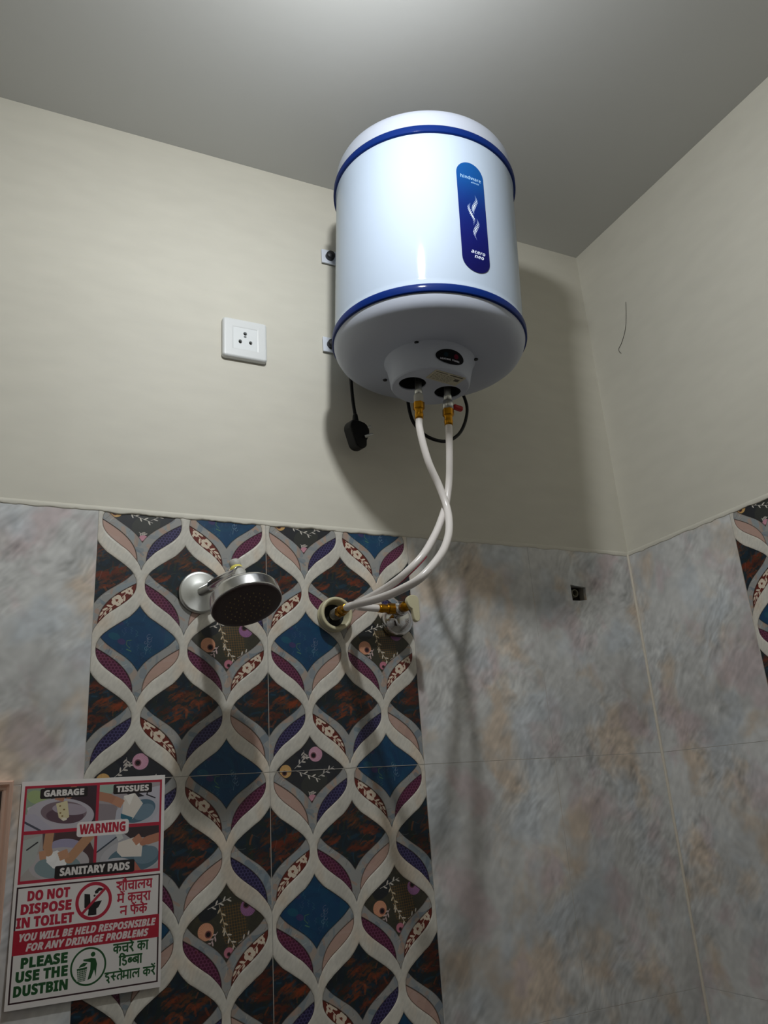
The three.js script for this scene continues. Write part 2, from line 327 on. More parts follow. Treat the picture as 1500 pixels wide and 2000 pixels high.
// ------------------------------------------------------------------ tile geometries: origin at the upper left corner of the face, face at z = 0
function tileGeometry(w, h, ox = 0, oy = 0, hole) {
  const j = 0.00015, b = 0.0004, s = new THREE.Shape([V2(j + b, -j - b), V2(w - j - b, -j - b), V2(w - j - b, -h + j + b), V2(j + b, -h + j + b)].reverse());
  if (hole) s.holes.push(new THREE.Path(hole.map((p) => V2(...p))));
  const g = new THREE.ExtrudeGeometry(s, { depth: 0.0072, bevelEnabled: true, bevelThickness: 0.0007, bevelSize: b, bevelSegments: 1, steps: 1 }).translate(0, 0, -0.0079);
  const uv = g.attributes.uv; for (let i = 0; i < uv.count; i++) uv.setXY(i, uv.getX(i) + ox, uv.getY(i) + oy);
  return g;
}
const greyVariants = Array.from({ length: 12 }, (_, i) => tileGeometry(TW, TH, (i % 4) * TW, -Math.floor(i / 4) * TH));
const decorBody = tileGeometry(TW, TH);
decorBody.translate(0, 0, -0.0016);
const mergedInlays = plain(inlays.map(([, g]) => g));
function decorTile(parent, x, y, detailed) {
  const t = part('decorative_tile', decorBody, M.tileBody, parent); t.position.set(x, y, 0);
  const f = -0.0017;
  part('ogee_band', bandGeo, M.band, t).position.z = f;
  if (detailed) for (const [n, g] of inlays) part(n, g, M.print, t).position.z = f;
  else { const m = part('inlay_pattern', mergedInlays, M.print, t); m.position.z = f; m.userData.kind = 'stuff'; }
}
const ROWS = 5;
function tileWall(g, n, decorAt, lastW, firstX, special, detailTo) {
  for (let r = 0; r < ROWS; r++) for (let c = 0; c < n; c++) {
    const x = firstX + c * TW, y = TILE_TOP - r * TH, h = r === ROWS - 1 ? TILE_TOP - r * TH : TH, w = c === n - 1 ? lastW : TW;
    if (special && special(c, r, x, y)) continue;
    if (decorAt.includes(c)) { if (r < ROWS - 1) decorTile(g, x, y, r < detailTo); else part('decorative_tile', tileGeometry(w, h), M.tileBody, g).position.set(x, y, 0); continue; }
    part('grey_tile', h === TH && w === TW ? greyVariants[(c % 4) + 4 * (r % 3)] : tileGeometry(w, h, c * TW, -r * TH), M.marble, g).position.set(x, y, 0);
  }
}
// grout lines between the tiles, just below the tile faces
function groutJoints(g, n, firstX, width) {
  for (let c = 0; c <= n; c++) { const x = firstX + c * TW; if (c < n) part('grout_joint', box(0.0010, TILE_TOP, 0.007, x, TILE_TOP / 2, -0.0040), M.grout, g); }
  for (let r = 1; r < ROWS; r++) part('grout_joint', box(width, 0.0010, 0.007, firstX + width / 2, TILE_TOP - r * TH, -0.0040), M.grout, g);
}
// lumpy strip of plaster and grout where the paint meets the top row of tiles
function plasterEdge(len, seed) {
  const n = Math.round(len / 0.006), pos = [], idx = [], R = noiseMaker(seed);
  const prof = [[0.009, -0.003], [0.006, 0.0002], [0.0025, 0.0010], [-0.0012, 0.0010], [-0.003, 0.0002], [-0.0038, -0.003]];
  for (let i = 0; i <= n; i++) { const x = len * i / n; prof.forEach(([y, z], k) => pos.push(x, y + (k > 2 ? 0.0026 * R(x * 30, k * 0.2, 999, 99) + 0.0012 * R(x * 110, 3, 999, 99) : 0), z + 0.0005 * R(x * 60, k, 999, 99))); }
  const m = prof.length; for (let i = 0; i < n; i++) for (let k = 0; k < m - 1; k++) { const a = i * m + k; idx.push(a, a + 1, a + m, a + 1, a + m + 1, a + m); }
  const g = new THREE.BufferGeometry(); g.setAttribute('position', new THREE.Float32BufferAttribute(pos, 3)); g.setIndex(idx);
  g.setAttribute('uv', new THREE.Float32BufferAttribute(pos.filter((_, i) => i % 3 < 2), 2)); g.computeVertexNormals(); return g;
}

// ------------------------------------------------------------------ the room
{ // back wall
  const g = struct('wall_back', new THREE.Group());
  const L = XR - XL;
  part('plaster', box(L + 0.3, CEIL - TILE_TOP + 0.05, 0.15, (XL + XR) / 2, (CEIL + TILE_TOP) / 2 + 0.025, -0.0765), M.wall, g);
  const hx0 = 1.0215, hx1 = 1.0655, hy0 = TILE_TOP - 0.1195, hy1 = TILE_TOP - 0.083;
  const bed = new THREE.Shape([V2(XL - 0.15, -0.1), V2(XR + 0.15, -0.1), V2(XR + 0.15, TILE_TOP), V2(XL - 0.15, TILE_TOP)]);
  bed.holes.push(new THREE.Path([V2(hx0, hy0), V2(hx0, hy1), V2(hx1, hy1), V2(hx1, hy0)]));
  part('mortar_bed', new THREE.ExtrudeGeometry(bed, { depth: 0.14, bevelEnabled: false }).translate(0, 0, -0.1480), M.grout, g);
  const first = -3 * TW;
  tileWall(g, 7, [3, 4], XR - 3 * TW, first, (c, r, x, y) => {
    if (c === 6 && r === 0) {
      const R = rng(3), jag = (p) => [p[0] - x + (R() - 0.5) * 0.002, p[1] - y + (R() - 0.5) * 0.002];
      const hole = [[hx0, hy0], [hx0, mix(hy0, hy1, 0.5)], [hx0 - 0.0005, hy1], [mix(hx0, hx1, 0.5), hy1 - 0.002], [hx1, hy1 - 0.0045], [hx1 - 0.002, mix(hy0, hy1, 0.5)], [hx1 - 0.003, hy0 + 0.002], [mix(hx0, hx1, 0.5), hy0 - 0.001]].map(jag);
      part('grey_tile', tileGeometry(XR - 3 * TW, TH, 6 * TW, 0, hole), M.marble, g).position.set(x, y, 0);
      return true;
    }
  }, 2);
  groutJoints(g, 7, first, XR - first);
  part('plaster_edge', plasterEdge(L, 7), M.wall, g).position.set(XL, TILE_TOP, 0);
  part('grout_bead', new THREE.CylinderGeometry(0.0032, 0.0032, TILE_TOP, 10).translate(XR - 0.0012, TILE_TOP / 2, 0.0012), M.bead, g);
}
{ // right wall, faces -x; its tiles run away from the corner towards the camera
  const g = struct('wall_right', new THREE.Group());
  part('plaster', box(0.15, CEIL - TILE_TOP + 0.05, ZF + 0.15, XR + 0.0765, (CEIL + TILE_TOP) / 2 + 0.025, ZF / 2 + 0.0735), M.wall, g);
  part('mortar_bed', box(0.14, TILE_TOP + 0.1, ZF + 0.15, XR + 0.0785, TILE_TOP / 2 - 0.05, ZF / 2 + 0.0735), M.grout, g);
  const t = new THREE.Group(); t.name = 'tile_field'; t.position.set(XR, 0, 0); t.rotation.y = -Math.PI / 2;
  tileWall(t, 7, [1, 2], ZF - 6 * TW, 0.003, null, 1);
  groutJoints(t, 7, 0.003, ZF - 0.003);
  t.updateMatrix();
  for (const c of [...t.children]) { c.applyMatrix4(t.matrix); g.add(c); }
  const e = part('plaster_edge', plasterEdge(ZF, 13), M.wall, g); e.rotation.y = -Math.PI / 2; e.position.set(XR, TILE_TOP, 0);
}
{ // left and front walls, outside the picture: painted above, tiled below
  const l = struct('wall_left', new THREE.Group());
  part('plaster', box(0.15, CEIL - TILE_TOP + 0.05, ZF + 0.3, XL - 0.075, (CEIL + TILE_TOP) / 2 + 0.025, ZF / 2), M.wall, l);
  part('tile_cladding', box(0.15, TILE_TOP + 0.1, ZF + 0.3, XL - 0.074, TILE_TOP / 2 - 0.05, ZF / 2), M.marble, l);
  const f = struct('wall_front', new THREE.Group());
  part('plaster', box(XR - XL + 0.3, CEIL - TILE_TOP + 0.05, 0.15, (XL + XR) / 2, (CEIL + TILE_TOP) / 2 + 0.025, ZF + 0.075), M.wall, f);
  part('tile_cladding', box(XR - XL + 0.3, TILE_TOP + 0.1, 0.15, (XL + XR) / 2, TILE_TOP / 2 - 0.05, ZF + 0.074), M.marble, f);
  const d = struct('door_1', new THREE.Group());
  d.position.set(-0.45, 0, ZF - 0.001);
  const fr = part('door_frame', plain([box(0.06, 2.1, 0.04, -0.42, 1.05, -0.02), box(0.06, 2.1, 0.04, 0.42, 1.05, -0.02), box(0.9, 0.06, 0.04, 0, 2.07, -0.02)]), M.wood, d);
  part('door_leaf', rbox(0.78, 2.03, 0.035, 0.004, 0, 1.02, -0.0185), M.wood, d);
  part('door_handle', along(lathe([[0, 0], [0.012, 0], [0.012, 0.03], [0.026, 0.045], [0.026, 0.06], [0, 0.07]], 24), [0.32, 1, -0.036], [0, 0, -1]), M.chromeSatin, d);
}
struct('ceiling', shade(new THREE.Mesh(box(XR - XL + 0.3, 0.12, ZF + 0.3, (XL + XR) / 2, CEIL + 0.06, ZF / 2), M.ceiling)));
struct('floor', shade(new THREE.Mesh(box(XR - XL + 0.3, 0.1, ZF + 0.3, (XL + XR) / 2, -0.05, ZF / 2), M.floor)));

// ------------------------------------------------------------------ the ceiling bulb (outside the frame, its light fills the room)
{
  const t = thing('ceiling_bulb', 'white LED bulb hanging under the ceiling in front of the water heater', 'lamp', [LAMP.x, CEIL, LAMP.z]);
  part('ceiling_rose', lathe([[0, 0], [0.045, 0], [0.045, -0.012], [0.03, -0.024], [0.0, -0.024]].reverse(), 40), M.white, t);
  const by = LAMP.y - CEIL;
  part('lamp_holder', lathe([[0, -0.02], [0.026, -0.02], [0.020, -0.03], [0.018, -0.036], [0.018, -0.068], [0, -0.068]].reverse(), 32), M.white, t);
  part('bulb_body', lathe([[0.0315, by], [0.0322, by], [0.0322, by + 0.012], [0.0305, by + 0.030], [0.022, by + 0.055], [0.015, by + 0.072], [0.0, by + 0.078]], 48), M.white, t);
  part('bulb_dome', lathe([[0, -0.040], [0.012, -0.0382], [0.022, -0.0318], [0.0285, -0.021], [0.0312, -0.005], [0.0312, 0], [0.031, 0.002], [0, 0.002]], 48).translate(0, by, 0), std({ color: 0xffffff, emissive: LAMP_COLOR, emissiveIntensity: 6, roughness: 0.4 }), t);
  bulbLight.position.set(0, by - 0.008, 0);
  bulbLight.name = 'bulb_light'; t.add(bulbLight);
}

// ------------------------------------------------------------------ water heater (local origin at its lower blue band, axis y)
const HQ = new THREE.Quaternion().setFromRotationMatrix(new THREE.Matrix4().makeRotationZ(-0.0454).multiply(new THREE.Matrix4().makeRotationX(0.0319)));
const HO = V3(0.575, TILE_TOP + 0.325, 0.2205);
const toWorld = (x, y, z) => V3(x, y, z).applyQuaternion(HQ).add(HO);
const toLocal = (p) => V3(...p).sub(HO).applyQuaternion(HQ.clone().invert()).toArray();
{
  const h = thing('water_heater', 'white cylindrical storage water heater with two blue rings hung high on the wall', 'water heater', HO.toArray());
  h.quaternion.copy(HQ);
  part('tank_body', lathe([[0.1872, 0.006], [0.1872, 0.0125], [0.1860, 0.016], [0.1853, 0.024], [0.1853, 0.335], [0.1862, 0.340], [0.1868, 0.346]], 128), M.enamel, h);
  part('top_cover', lathe([[0.1868, 0.354], [0.1868, 0.380], [0.1850, 0.395], [0.1800, 0.406], [0.1710, 0.4145], [0.150, 0.4205], [0.08, 0.426], [0, 0.428]], 128), M.cover, h);
  part('bottom_cover', lathe([[0.086, -0.0445], [0.10, -0.0446], [0.132, -0.0443], [0.150, -0.0432], [0.162, -0.0405], [0.1715, -0.0362], [0.1790, -0.0300], [0.1840, -0.0215], [0.1870, -0.0110], [0.1878, -0.003], [0.1878, 0.002]], 128), M.cover, h);
  const ring = (y) => lathe([[0.1855, y - 0.0085], [0.1900, y - 0.0083], [0.1912, y - 0.006], [0.1914, y], [0.1912, y + 0.006], [0.1900, y + 0.0083], [0.1855, y + 0.0085]], 128);
  part('blue_ring', ring(0), M.blue, h);
  part('blue_ring', ring(0.3525), M.blue, h);
  part('body_seam', new THREE.CylinderGeometry(0.1860, 0.1860, 0.318, 4, 1, true, 0.93, 0.02).translate(0, 0.18, 0), M.rubber, h);
  // hub under the tank, with two round pipe openings cut through its bottom
  part('pipe_hub', lathe([[0.0732, -0.0955], [0.0752, -0.0945], [0.0765, -0.092], [0.0795, -0.075], [0.084, -0.055], [0.0875, -0.046], [0.092, -0.0420]], 96), M.cover, h);
  const hub = new THREE.Shape(); hub.absarc(0, 0, 0.0736, 0, Math.PI * 2, false);
  const PORTS = [[-0.0385, -0.001], [0.0405, -0.004]];
  for (const [x, z] of PORTS) { const p = new THREE.Path(); p.absarc(x, -z, 0.026, 0, Math.PI * 2, true); hub.holes.push(p); }
  part('hub_bottom', new THREE.ExtrudeGeometry(hub, { depth: 0.0025, bevelEnabled: false, curveSegments: 48 }).rotateX(-Math.PI / 2).translate(0, -0.0957, 0), M.cover, h);
  for (const [x, z] of PORTS) part('pipe_opening', lathe([[0.0276, -0.0940], [0.0276, -0.060], [0, -0.060]].reverse(), 40).translate(x, 0, z), M.dark, h);
  for (const [x, z] of [[-0.061, 0.062], [0.072, 0.0545], [-0.052, -0.093]]) part('screw', lathe([[0, -0.0475], [0.0035, -0.0472], [0.0045, -0.0458], [0.0045, -0.043]], 16).translate(x, 0, z), M.rubber, h);
  // oval indicator window on the sloped hub face
  {
    const [c, g] = canvas(256, 128);
    g.fillStyle = '#06070f'; g.fillRect(0, 0, 256, 128);
    g.fillStyle = '#08202c'; g.beginPath(); g.arc(84, 52, 20, 0, 7); g.fill();
    g.fillStyle = '#5e0a26'; g.beginPath(); g.arc(176, 52, 22, 0, 7); g.fill();
    g.fillStyle = '#d9dbe6'; g.font = 'bold 21px sans-serif'; g.textAlign = 'center'; g.fillText('HEATING', 82, 98); g.fillText('POWER', 176, 98);
    const pos = [], uv = [], idx = [], N = 40;
    const at = (a, r) => { const x = Math.cos(a) * r, y = Math.sin(a) * r, th = x * 0.0305 / 0.082, yy = -0.0715 + y * 0.0138, rad = mix(0.0768, 0.0845, clamp((yy + 0.092) / 0.037)) + 0.0012; pos.push(Math.sin(th) * rad, yy, Math.cos(th) * rad); uv.push(0.5 + x * 0.5, 0.5 + y * 0.5); };
    at(0, 0); for (const r of [0.5, 0.96, 1]) for (let i = 0; i < N; i++) at(i / N * 6.2832, r);
    for (let i = 0; i < N; i++) { const j = (i + 1) % N; idx.push(0, 1 + i, 1 + j); for (let k = 0; k < 2; k++) { const a = 1 + k * N; idx.push(a + i, a + N + i, a + j, a + j, a + N + i, a + N + j); } }
    const ge = new THREE.BufferGeometry(); ge.setAttribute('position', new THREE.Float32BufferAttribute(pos, 3)); ge.setAttribute('uv', new THREE.Float32BufferAttribute(uv, 2)); ge.setIndex(idx); ge.computeVertexNormals();
    part('indicator_window', ge, phys({ map: canvasTex(c), roughness: 0.6, specularIntensity: 0.25 }), h).userData.label = 'black oval indicator window with a red lamp';
  }
  { // rating label on the hub bottom
    const [c, g] = canvas(256, 128);
    g.fillStyle = '#b9b39c'; g.fillRect(0, 0, 256, 128); g.fillStyle = '#4a463c';
    const R = rng(8); g.fillRect(14, 12, 96, 9); g.fillRect(132, 10, 108, 13);
    for (let r = 0; r < 6; r++) { let x = 14; while (x < 180) { const w = 8 + R() * 26; g.fillRect(x, 36 + r * 14, Math.min(w, 190 - x), 4); x += w + 6; } }
    g.fillRect(196, 44, 40, 32);
    part('rating_label', box(0.068, 0.0006, 0.036).rotateY(0.08).translate(0.008, -0.0960, 0.046), std({ map: canvasTex(c), roughness: 0.5 }), h);
  }
  { // blue capsule badge on the front of the tank, printed
    const W = 256, H = 1088, [c, g] = canvas(W, H);
    const gr = g.createLinearGradient(0, 0, 0, H); gr.addColorStop(0, '#0b4f94'); gr.addColorStop(0.16, '#09478a'); gr.addColorStop(0.42, '#06236c'); gr.addColorStop(0.7, '#07105e'); gr.addColorStop(1, '#06064c');
    g.fillStyle = gr; g.fillRect(0, 0, W, H);
    g.fillStyle = '#b6d6f2'; g.font = '47px sans-serif'; g.textAlign = 'center'; g.fillText('hindware', 132, 172);
    g.font = 'italic 24px sans-serif'; g.fillText('atlantic', 168, 204);
    g.font = 'bold italic 50px sans-serif'; g.fillStyle = '#dfe6f4'; g.fillText('acero', 146, 908); g.fillText('neo', 152, 950);
    g.fillStyle = '#e6f0fb';
    for (const pts of [[[0.62, 0.30], [0.66, 0.345], [0.56, 0.40], [0.50, 0.445], [0.53, 0.475]], [[0.42, 0.385], [0.35, 0.425], [0.42, 0.48], [0.51, 0.53], [0.48, 0.58]], [[0.62, 0.515], [0.66, 0.555], [0.56, 0.61], [0.49, 0.66], [0.56, 0.71]]]) {
      const c2 = new THREE.SplineCurve(pts.map(([u, v]) => V2(u * W, v * H)));
      for (let k = -1; k <= 1; k++) for (let i = 0; i <= 15; i++) { const t = i / 15, w = Math.sin(Math.PI * t), p = c2.getPoint(t); g.globalAlpha = 0.3 + 0.7 * w; g.beginPath(); g.arc(p.x + k * 12 * w, p.y + k * 4, (k ? 1 : 1.5) * (1.4 + 3.1 * w), 0, 7); g.fill(); }
    }
    g.globalAlpha = 1;
    const a = 0.029, b = 0.1215, N = 22, rows = [];
    for (let i = -N; i <= N; i++) { const f = Math.sin(i / N * Math.PI / 2), y = b * f, cap = b - a, w = Math.abs(y) > cap ? Math.sqrt(Math.max(0, a * a - (Math.abs(y) - cap) ** 2)) : a; rows.push([y, w]); }
    for (let i = -6; i <= 6; i++) rows.push([i / 6 * (b - a) * 0.98, a]); rows.sort((p, q) => p[0] - q[0]);
    const pos = [], uv = [], idx = [], K = 10;
    rows.forEach(([y, w]) => { for (let k = 0; k <= K; k++) { const x = mix(-w, w, k / K), th = (x + y * -0.020) / 0.1853 - 0.012, r = 0.1853 + 0.0009; pos.push(Math.sin(th) * r, 0.1665 + y, Math.cos(th) * r); uv.push(0.5 + x / (2 * a), 0.5 + y / (2 * b)); } });
    for (let i = 0; i < rows.length - 1; i++) for (let k = 0; k < K; k++) { const p = i * (K + 1) + k; idx.push(p, p + 1, p + K + 1, p + 1, p + K + 2, p + K + 1); }
    const ge = new THREE.BufferGeometry(); ge.setAttribute('position', new THREE.Float32BufferAttribute(pos, 3)); ge.setAttribute('uv', new THREE.Float32BufferAttribute(uv, 2)); ge.setIndex(idx); ge.computeVertexNormals();
    part('badge', ge, phys({ map: canvasTex(c), roughness: 0.6, specularIntensity: 0.2, clearcoat: 0.25, clearcoatRoughness: 0.08 }), h).userData.label = 'blue capsule badge with white lettering and a dotted wave';
  }
  // pipe stubs below the hub
  const stub = (x, z) => part('pipe_nipple', lathe([[0, -0.118], [0.0072, -0.118], [0.0078, -0.108], [0.0066, -0.106], [0.0066, -0.07], [0, -0.07]].reverse().reverse(), 28).translate(x, 0, z), M.chromeSatin, h);
  stub(-0.0265, 0); stub(0.036, 0.003);
  part('adaptor', lathe([[0, -0.1345], [0.0093, -0.1345], [0.0093, -0.119], [0.0075, -0.1165], [0, -0.1165]], 28).translate(-0.0265, 0, 0), M.greyPlastic, h);
  part('safety_valve', lathe([[0, -0.137], [0.0105, -0.137], [0.0108, -0.127], [0.0095, -0.1195], [0.006, -0.116], [0, -0.115]], 28).translate(0.036, 0, 0.003), M.chromeSatin, h);
  const lev = part('valve_lever', rbox(0.021, 0.0095, 0.011, 0.0035).rotateZ(-0.12).translate(0.056, -0.131, 0.006), M.redPlastic, h); lev.userData.label = 'red plastic lever of the safety valve';
  part('lever_stem', along(new THREE.CylinderGeometry(0.0035, 0.0035, 0.012, 14), [0.0465, -0.1295, 0.005], [1, -0.1, 0.1]), M.rubber, h);
  part('cable_gland', lathe([[0, -0.05], [0.006, -0.05], [0.0075, -0.046], [0.0075, -0.042]], 20).translate(0.014, 0, -0.120), M.rubber, h);
  part('drain_plug', lathe([[0, -0.05], [0.007, -0.0495], [0.0085, -0.047], [0.0085, -0.041]], 20).translate(0.088, 0, -0.118), M.rubber, h);
  // wall brackets
  for (const [y, x, zz] of [[2.7855, 0.4657, 0], [2.5540, 0.4590, 0]]) {
    const b = part('mounting_bracket', plain([rbox(0.27, 0.036, 0.004, 0.001, x + 0.116, y, 0.0035), box(0.06, 0.036, 0.045, 0.585, y, 0.026), box(0.004, 0.036, 0.03, x + 0.249, y, 0.019)]), M.bracket, new THREE.Group());
    const bolt = part('bracket_bolt', along(lathe([[0, 0], [0.0105, 0], [0.0105, 0.008], [0.009, 0.012], [0, 0.0135]].reverse(), 28), [x, y, 0.0053], [0, 0, 1]), M.rubber, b);
    h.add(b); b.position.copy(V3(0, 0, 0).sub(HO).applyQuaternion(HQ.clone().invert())); b.quaternion.copy(HQ).invert();
  }
  // power cord with its plug, one loop below the tank and the plug end hanging at the left
  {
    const W = (p) => toLocal(p);
    const g0 = toWorld(0.014, -0.046, -0.120).toArray();
    const path = [g0, [0.5850, 2.3830, 0.1], [0.5935, 2.3433, 0.1], [0.6203, 2.3168, 0.1], [0.6665, 2.3126, 0.095], [0.7089, 2.3386, 0.085], [0.7429, 2.3885, 0.070], [0.7600, 2.44, 0.052], [0.752, 2.50, 0.026], [0.70, 2.505, 0.016], [0.60, 2.485, 0.012], [0.52, 2.49, 0.016], [0.489, 2.478, 0.030], [0.4838, 2.45, 0.043], [0.4843, 2.4058, 0.045], [0.4880, 2.3660, 0.045]];
    const cord = part('power_cord', tube(path.map(W), 0.0036, 200, 12), M.black, h);
    const pl = new THREE.Group();
    const add = (n, g, m) => { const q = part(n, g, m, cord); q.position.copy(V3(0, 0, 0).sub(HO).applyQuaternion(HQ.clone().invert())); q.quaternion.copy(HQ).invert(); return q; };
    const s = new THREE.Shape(); s.moveTo(-0.016, 0.014); s.quadraticCurveTo(-0.022, 0.008, -0.021, -0.001); s.lineTo(-0.0115, -0.030); s.quadraticCurveTo(-0.009, -0.038, 0, -0.0385); s.quadraticCurveTo(0.012, -0.038, 0.0135, -0.031); s.lineTo(0.0145, -0.020); s.quadraticCurveTo(0.022, -0.008, 0.0225, 0.001); s.quadraticCurveTo(0.022, 0.010, 0.013, 0.0145); s.quadraticCurveTo(0, 0.018, -0.016, 0.014);
    add('plug_body', new THREE.ExtrudeGeometry(s, { depth: 0.018, bevelEnabled: true, bevelThickness: 0.004, bevelSize: 0.003, bevelSegments: 3, curveSegments: 10 }).translate(0, 0, -0.009).rotateY(0.25).translate(0.4885, 2.3335, 0.045), M.black);
    add('strain_relief', lathe([[0, 0.026], [0.0045, 0.026], [0.0055, 0.022], [0.0075, 0.004], [0.0085, 0], [0, 0]], 20).translate(0.4878, 2.3455, 0.045), M.black);
    for (const [x, y, z, r, L] of [[0.508, 2.341, 0.049, 0.0030, 0.013], [0.5005, 2.3165, 0.058, 0.0032, 0.019], [0.508, 2.325, 0.038, 0.003, 0.012]]) add('plug_pin', along(lathe([[0, 0], [r, 0], [r, L - 0.002], [r * 0.7, L], [0, L]], 16), [x, y, z], [0.95, 0.36, 0.2]), M.chromeSatin);
  }
}

// ------------------------------------------------------------------ the two connection hoses
const DOWN = V3(0, -1, 0).applyQuaternion(HQ);
function hose(label, start, pts, endFrom, endDir, stripe) {
  const t = thing('connection_hose', label, 'hose', start.toArray());
  const rel = (p) => [p[0] - start.x, p[1] - start.y, p[2] - start.z];
  const nut = () => plain([new THREE.CylinderGeometry(0.0112, 0.0112, 0.013, 6).translate(0, 0.0065, 0), lathe([[0, 0.013], [0.0105, 0.013], [0.0085, 0.0155], [0.0079, 0.016], [0.0079, 0.0225], [0.0086, 0.024], [0.0086, 0.028], [0.0079, 0.0295], [0.0079, 0.034], [0, 0.034]].map((p) => p), 28)]);
  part('brass_nut', along(nut(), [0, 0, 0], DOWN.toArray()), M.brass, t);
  const s1 = DOWN.clone().multiplyScalar(0.031).toArray(), s2 = DOWN.clone().multiplyScalar(0.05).toArray();
  const e0 = rel(endFrom), eD = V3(...endDir).normalize(), e1 = V3(...e0).addScaledVector(eD, 0.031).toArray(), e2 = V3(...e0).addScaledVector(eD, 0.044).toArray();
  part('brass_nut', along(nut(), e0, eD.toArray()), M.brass, t);
  const path = [s1, s2, ...pts.map(rel), e2, e1];
  const tb = part('tube', tube(path, 0.0069, 180, 18), M.hose, t);
  if (stripe) { // red line printed along the hose
    const c = new THREE.CatmullRomCurve3(path.map((p) => V3(...p)), false, 'centripetal'), q = [];
    for (let i = 52; i <= 82; i++) { const u = i / 100, p = c.getPointAt(u), tn = c.getTangentAt(u), side = V3(...stripe).addScaledVector(tn, -V3(...stripe).dot(tn)).normalize(); q.push(p.addScaledVector(side, 0.0066).toArray()); }
    part('red_stripe', tube(q, 0.0013, 60, 8), M.stripe, t);
  }
  return t;
}
const out1 = V3(0.4362, 1.9544, 0), val = V3(0.5584, 1.9617, 0);
hose('white connection hose from the left pipe of the heater to the round cream wall outlet', toWorld(-0.0265, -0.1345, 0),
  [[0.5532, 2.2048, 0.213], [0.5747, 2.1573, 0.209], [0.5819, 2.1125, 0.217], [0.5672, 2.0687, 0.243], [0.5354, 2.0222, 0.28], [0.4987, 1.9824, 0.308], [0.4599, 1.9461, 0.312], [0.4443, 1.9371, 0.268], [0.4393, 1.9398, 0.2], [0.4401, 1.9483, 0.135], [0.4401, 1.9543, 0.09]],
  [out1.x, out1.y, 0.034], [0, 0, 1]);
hose('white connection hose from the red-lever valve of the heater to the wall stop valve', toWorld(0.036, -0.137, 0.003),
  [[0.6052, 2.2147, 0.205], [0.6051, 2.1761, 0.196], [0.595, 2.1335, 0.196], [0.5699, 2.0899, 0.213], [0.5315, 2.041, 0.243], [0.4924, 1.9969, 0.263], [0.4656, 1.9702, 0.25], [0.4553, 1.9595, 0.2], [0.4511, 1.9571, 0.143], [0.4501, 1.9585, 0.098], [0.4542, 1.961, 0.068], [0.4687, 1.9627, 0.047]],
  [val.x - 0.012, val.y, 0.045], [-1, 0, 0], [0.4, -0.6, 0.6]);

{ // left outlet: cup flange and threaded nipple
  const t = thing('wall_outlet', 'round cream flange with a dark threaded pipe stub on the patterned tiles', 'pipe outlet', [out1.x, out1.y, 0]);
  part('flange', along(lathe([[0.0315, 0], [0.0328, 0.003], [0.0325, 0.008], [0.0295, 0.0085], [0.0295, 0.0110], [0.0322, 0.0120], [0.0325, 0.0205], [0.0305, 0.0225], [0.0275, 0.0225], [0.0250, 0.0200], [0.0235, 0.0090], [0.0215, 0.0015]].reverse(), 56), [0, 0, 0], [0, 0, 1]), M.cream, t);
  part('outlet_shade_disc', along(lathe([[0.0225, 0.0020], [0, 0.0020]], 40), [0, 0, 0], [0, 0, -1]).translate(0, 0, 0.004), M.dark, t);  // flat black disc, its colour stands in for the shade deep inside the cup
  const rings = []; for (let i = 0; i < 5; i++) rings.push([0.0086, 0.008 + i * 0.005], [0.0112, 0.0096 + i * 0.005], [0.0112, 0.0106 + i * 0.005], [0.0086, 0.0120 + i * 0.005]);
  part('threaded_nipple', along(lathe([[0, 0.034], ...rings.slice().reverse(), [0.0095, 0.0025], [0.0, 0.0025]].reverse(), 32), [0, 0, 0], [0, 0, 1]), M.steel, t);
}
{ // stop valve with a bell flange
  const t = thing('stop_valve', 'chrome angle stop valve with a cream lever handle beside the hose end', 'valve', [val.x, val.y, 0]);
  part('flange', along(lathe([[0.0325, 0], [0.033, 0.004], [0.0315, 0.012], [0.027, 0.021], [0.019, 0.028], [0.0125, 0.031], [0, 0.031]].reverse(), 56), [0.012, -0.014, 0], [0, 0, 1]), M.chrome, t);
  part('valve_body', plain([along(lathe([[0, 0.028], [0.0115, 0.028], [0.0125, 0.034], [0.0145, 0.038], [0.0145, 0.054], [0.0115, 0.058], [0.0085, 0.0585], [0.0085, 0.064], [0, 0.064]].reverse(), 36), [0, 0, 0], [0, 0, 1]), along(lathe([[0, 0], [0.0088, 0], [0.0088, 0.013], [0, 0.013]].reverse(), 28), [0, 0, 0.045], [-1, 0, 0])]), M.chrome, t);
  part('gland_ring', along(lathe([[0, 0.0585], [0.0098, 0.0585], [0.0098, 0.072], [0.006, 0.073], [0.006, 0.082], [0, 0.082]].reverse(), 24), [0, 0, 0], [0, 0, 1]), M.brass, t);
  const s = new THREE.Shape(); s.moveTo(-0.011, 0.002); s.quadraticCurveTo(-0.0105, 0.0125, 0.001, 0.013); s.quadraticCurveTo(0.011, 0.0125, 0.0115, 0.004); s.lineTo(0.0115, -0.030); s.quadraticCurveTo(0.0105, -0.0355, 0.0065, -0.0355); s.quadraticCurveTo(0.0025, -0.035, 0.0018, -0.030); s.lineTo(-0.001, -0.012); s.quadraticCurveTo(-0.0095, -0.009, -0.011, 0.002);
  const hd = part('lever_handle', new THREE.ExtrudeGeometry(s, { depth: 0.007, bevelEnabled: true, bevelThickness: 0.002, bevelSize: 0.0015, bevelSegments: 3, curveSegments: 12 }).translate(0.007, 0.004, 0.080), M.cream, t);
  hd.userData.label = 'flat cream lever handle';
}

